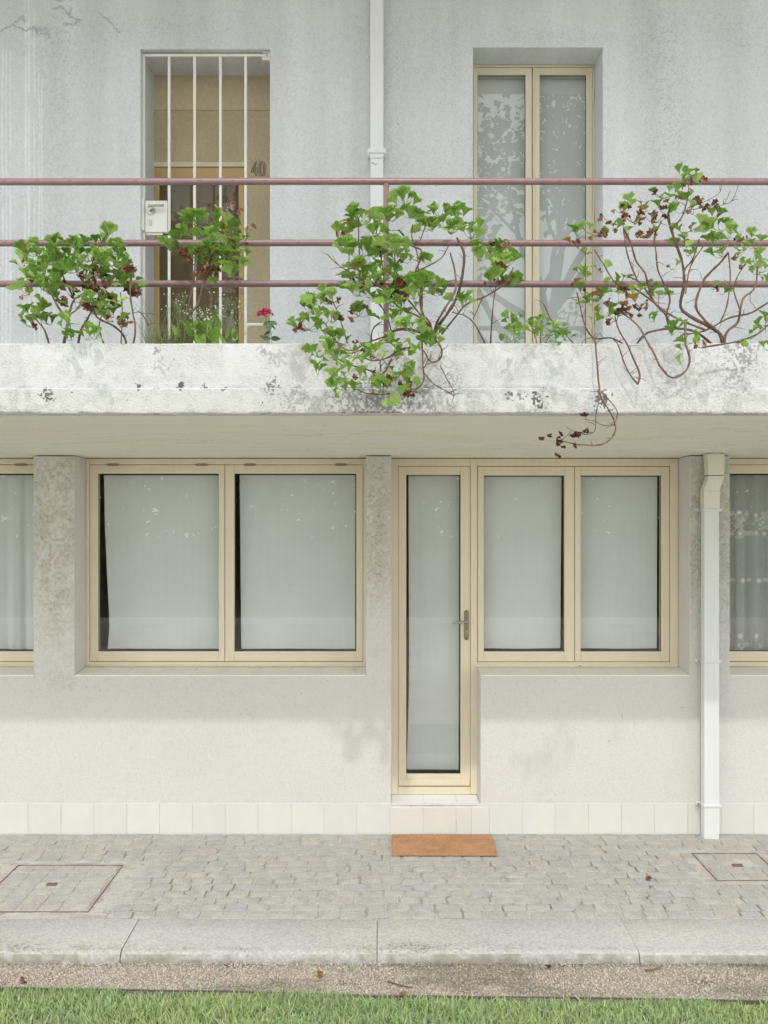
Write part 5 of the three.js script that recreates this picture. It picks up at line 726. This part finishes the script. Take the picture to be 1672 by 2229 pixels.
// ------------------------------------------------------------------ trees of the garden opposite, behind the viewer; the panes mirror them
function tree(x, z, h, crownR, crownY, label, seed, count, leafCol) {
  const r = mulberry(seed), V = THREE.Vector3, t = thing('garden_tree', [x, -.08, z], label, 'tree', 'trees facing the building'), gs = [], tips = [];
  const grow = (p, d, len, rad, depth) => {
    const e = p.clone().addScaledVector(d, len), mid = p.clone().lerp(e, .5).add(new V(rr(-.08, .08, r) * len, 0, rr(-.08, .08, r) * len)); gs.push(tube([p, mid, e], rad, depth > 2 ? 8 : 5, rad * .68, 5));
    if (depth <= 1) tips.push(e, mid); if (depth === 0) return;
    const k = 2 + Math.floor(r() * 2.2); for (let i = 0; i < k; i++) grow(p.clone().lerp(e, i ? rr(.55, 1, r) : 1), d.clone().add(new V(rr(-.85, .85, r), rr(-.15, .55, r), rr(-.85, .85, r))).normalize(), len * rr(.62, .82, r), rad * rr(.5, .68, r), depth - 1);
  };
  grow(new V(x, -.08, z), new V(rr(-.08, .08, r), 1, rr(-.08, .08, r)).normalize(), h * .30, h * .018, 5);
  part('trunk', gs, M.trunk, t);
  const lg = fanGeo(1.2, 4.4, seed), m = new THREE.InstancedMesh(lg, leafCol, count); m.name = 'crown'; tag(m, undefined, undefined, undefined, 'stuff'); const q = new THREE.Object3D();
  for (let i = 0; i < count; i++) { const c = tips[Math.floor(r() * tips.length)]; q.position.set(c.x - x + rr(-.45, .45, r) * crownR, c.y + .08 + rr(-.35, .35, r) * crownR, c.z - z + rr(-.45, .45, r) * crownR); q.rotation.set(rr(-2, 2, r), r() * 6.283, rr(-1, 1, r)); q.scale.setScalar(rr(.06, .12, r)); q.updateMatrix(); m.setMatrixAt(i, q.matrix); }
  m.castShadow = true; t.add(m); return t;
}
M.trunk = std({ map: scaled(barkMap, .5, .9), color: lin(.55, .6, .65), roughness: 1 });
M.crown = [leafMat(.055, .11, .028, .25), leafMat(.075, .14, .03, .25), leafMat(.045, .09, .03, .2)];
tree(3.4, 16.2, 14.5, 1.5, 6, 'tall open-crowned tree across the lawn mirrored in the tall window', 501, 4200, M.crown[0]);
tree(.8, 17.5, 13.5, 1.5, 6, 'slender leafy tree across the lawn opposite the downpipe', 502, 4600, M.crown[1]);
tree(5.6, 18.2, 15, 1.6, 6, 'broad tree across the lawn furthest along towards the lace-curtained window', 503, 5600, M.crown[2]);
tree(-3.0, 18.0, 11, 1.6, 5, 'round leafy tree across the lawn opposite the wide window', 504, 5200, M.crown[1]);
tree(-6.2, 19.5, 11, 1.6, 5, 'dense dark tree across the lawn at the gate side', 505, 5200, M.crown[2]);
{ // hedge behind the trees
  const r = mulberry(88), N = 40000, lg = fanGeo(1.25, 4.4, 61), m = new THREE.InstancedMesh(lg, M.crown[1], N); m.name = 'garden_hedge'; tag(m, 'long loose green hedge closing the far side of the lawn', 'hedge', undefined, 'stuff'); const q = new THREE.Object3D();
  for (let i = 0; i < N; i++) { const x = rr(-16, 16, r), top = 3.4 + 1.6 * fbm(x * .5, 3, 3), y = Math.pow(r(), .8) * top; q.position.set(x, y, 22 + rr(-.7, .7, r) * (1.1 - y / 4)); q.rotation.set(rr(-2, 2, r), r() * 6.283, rr(-1, 1, r)); q.scale.setScalar(rr(.07, .15, r)); q.updateMatrix(); m.setMatrixAt(i, q.matrix); }
  m.castShadow = m.receiveShadow = true; scene.add(m);
}
renderer.render(scene, camera);
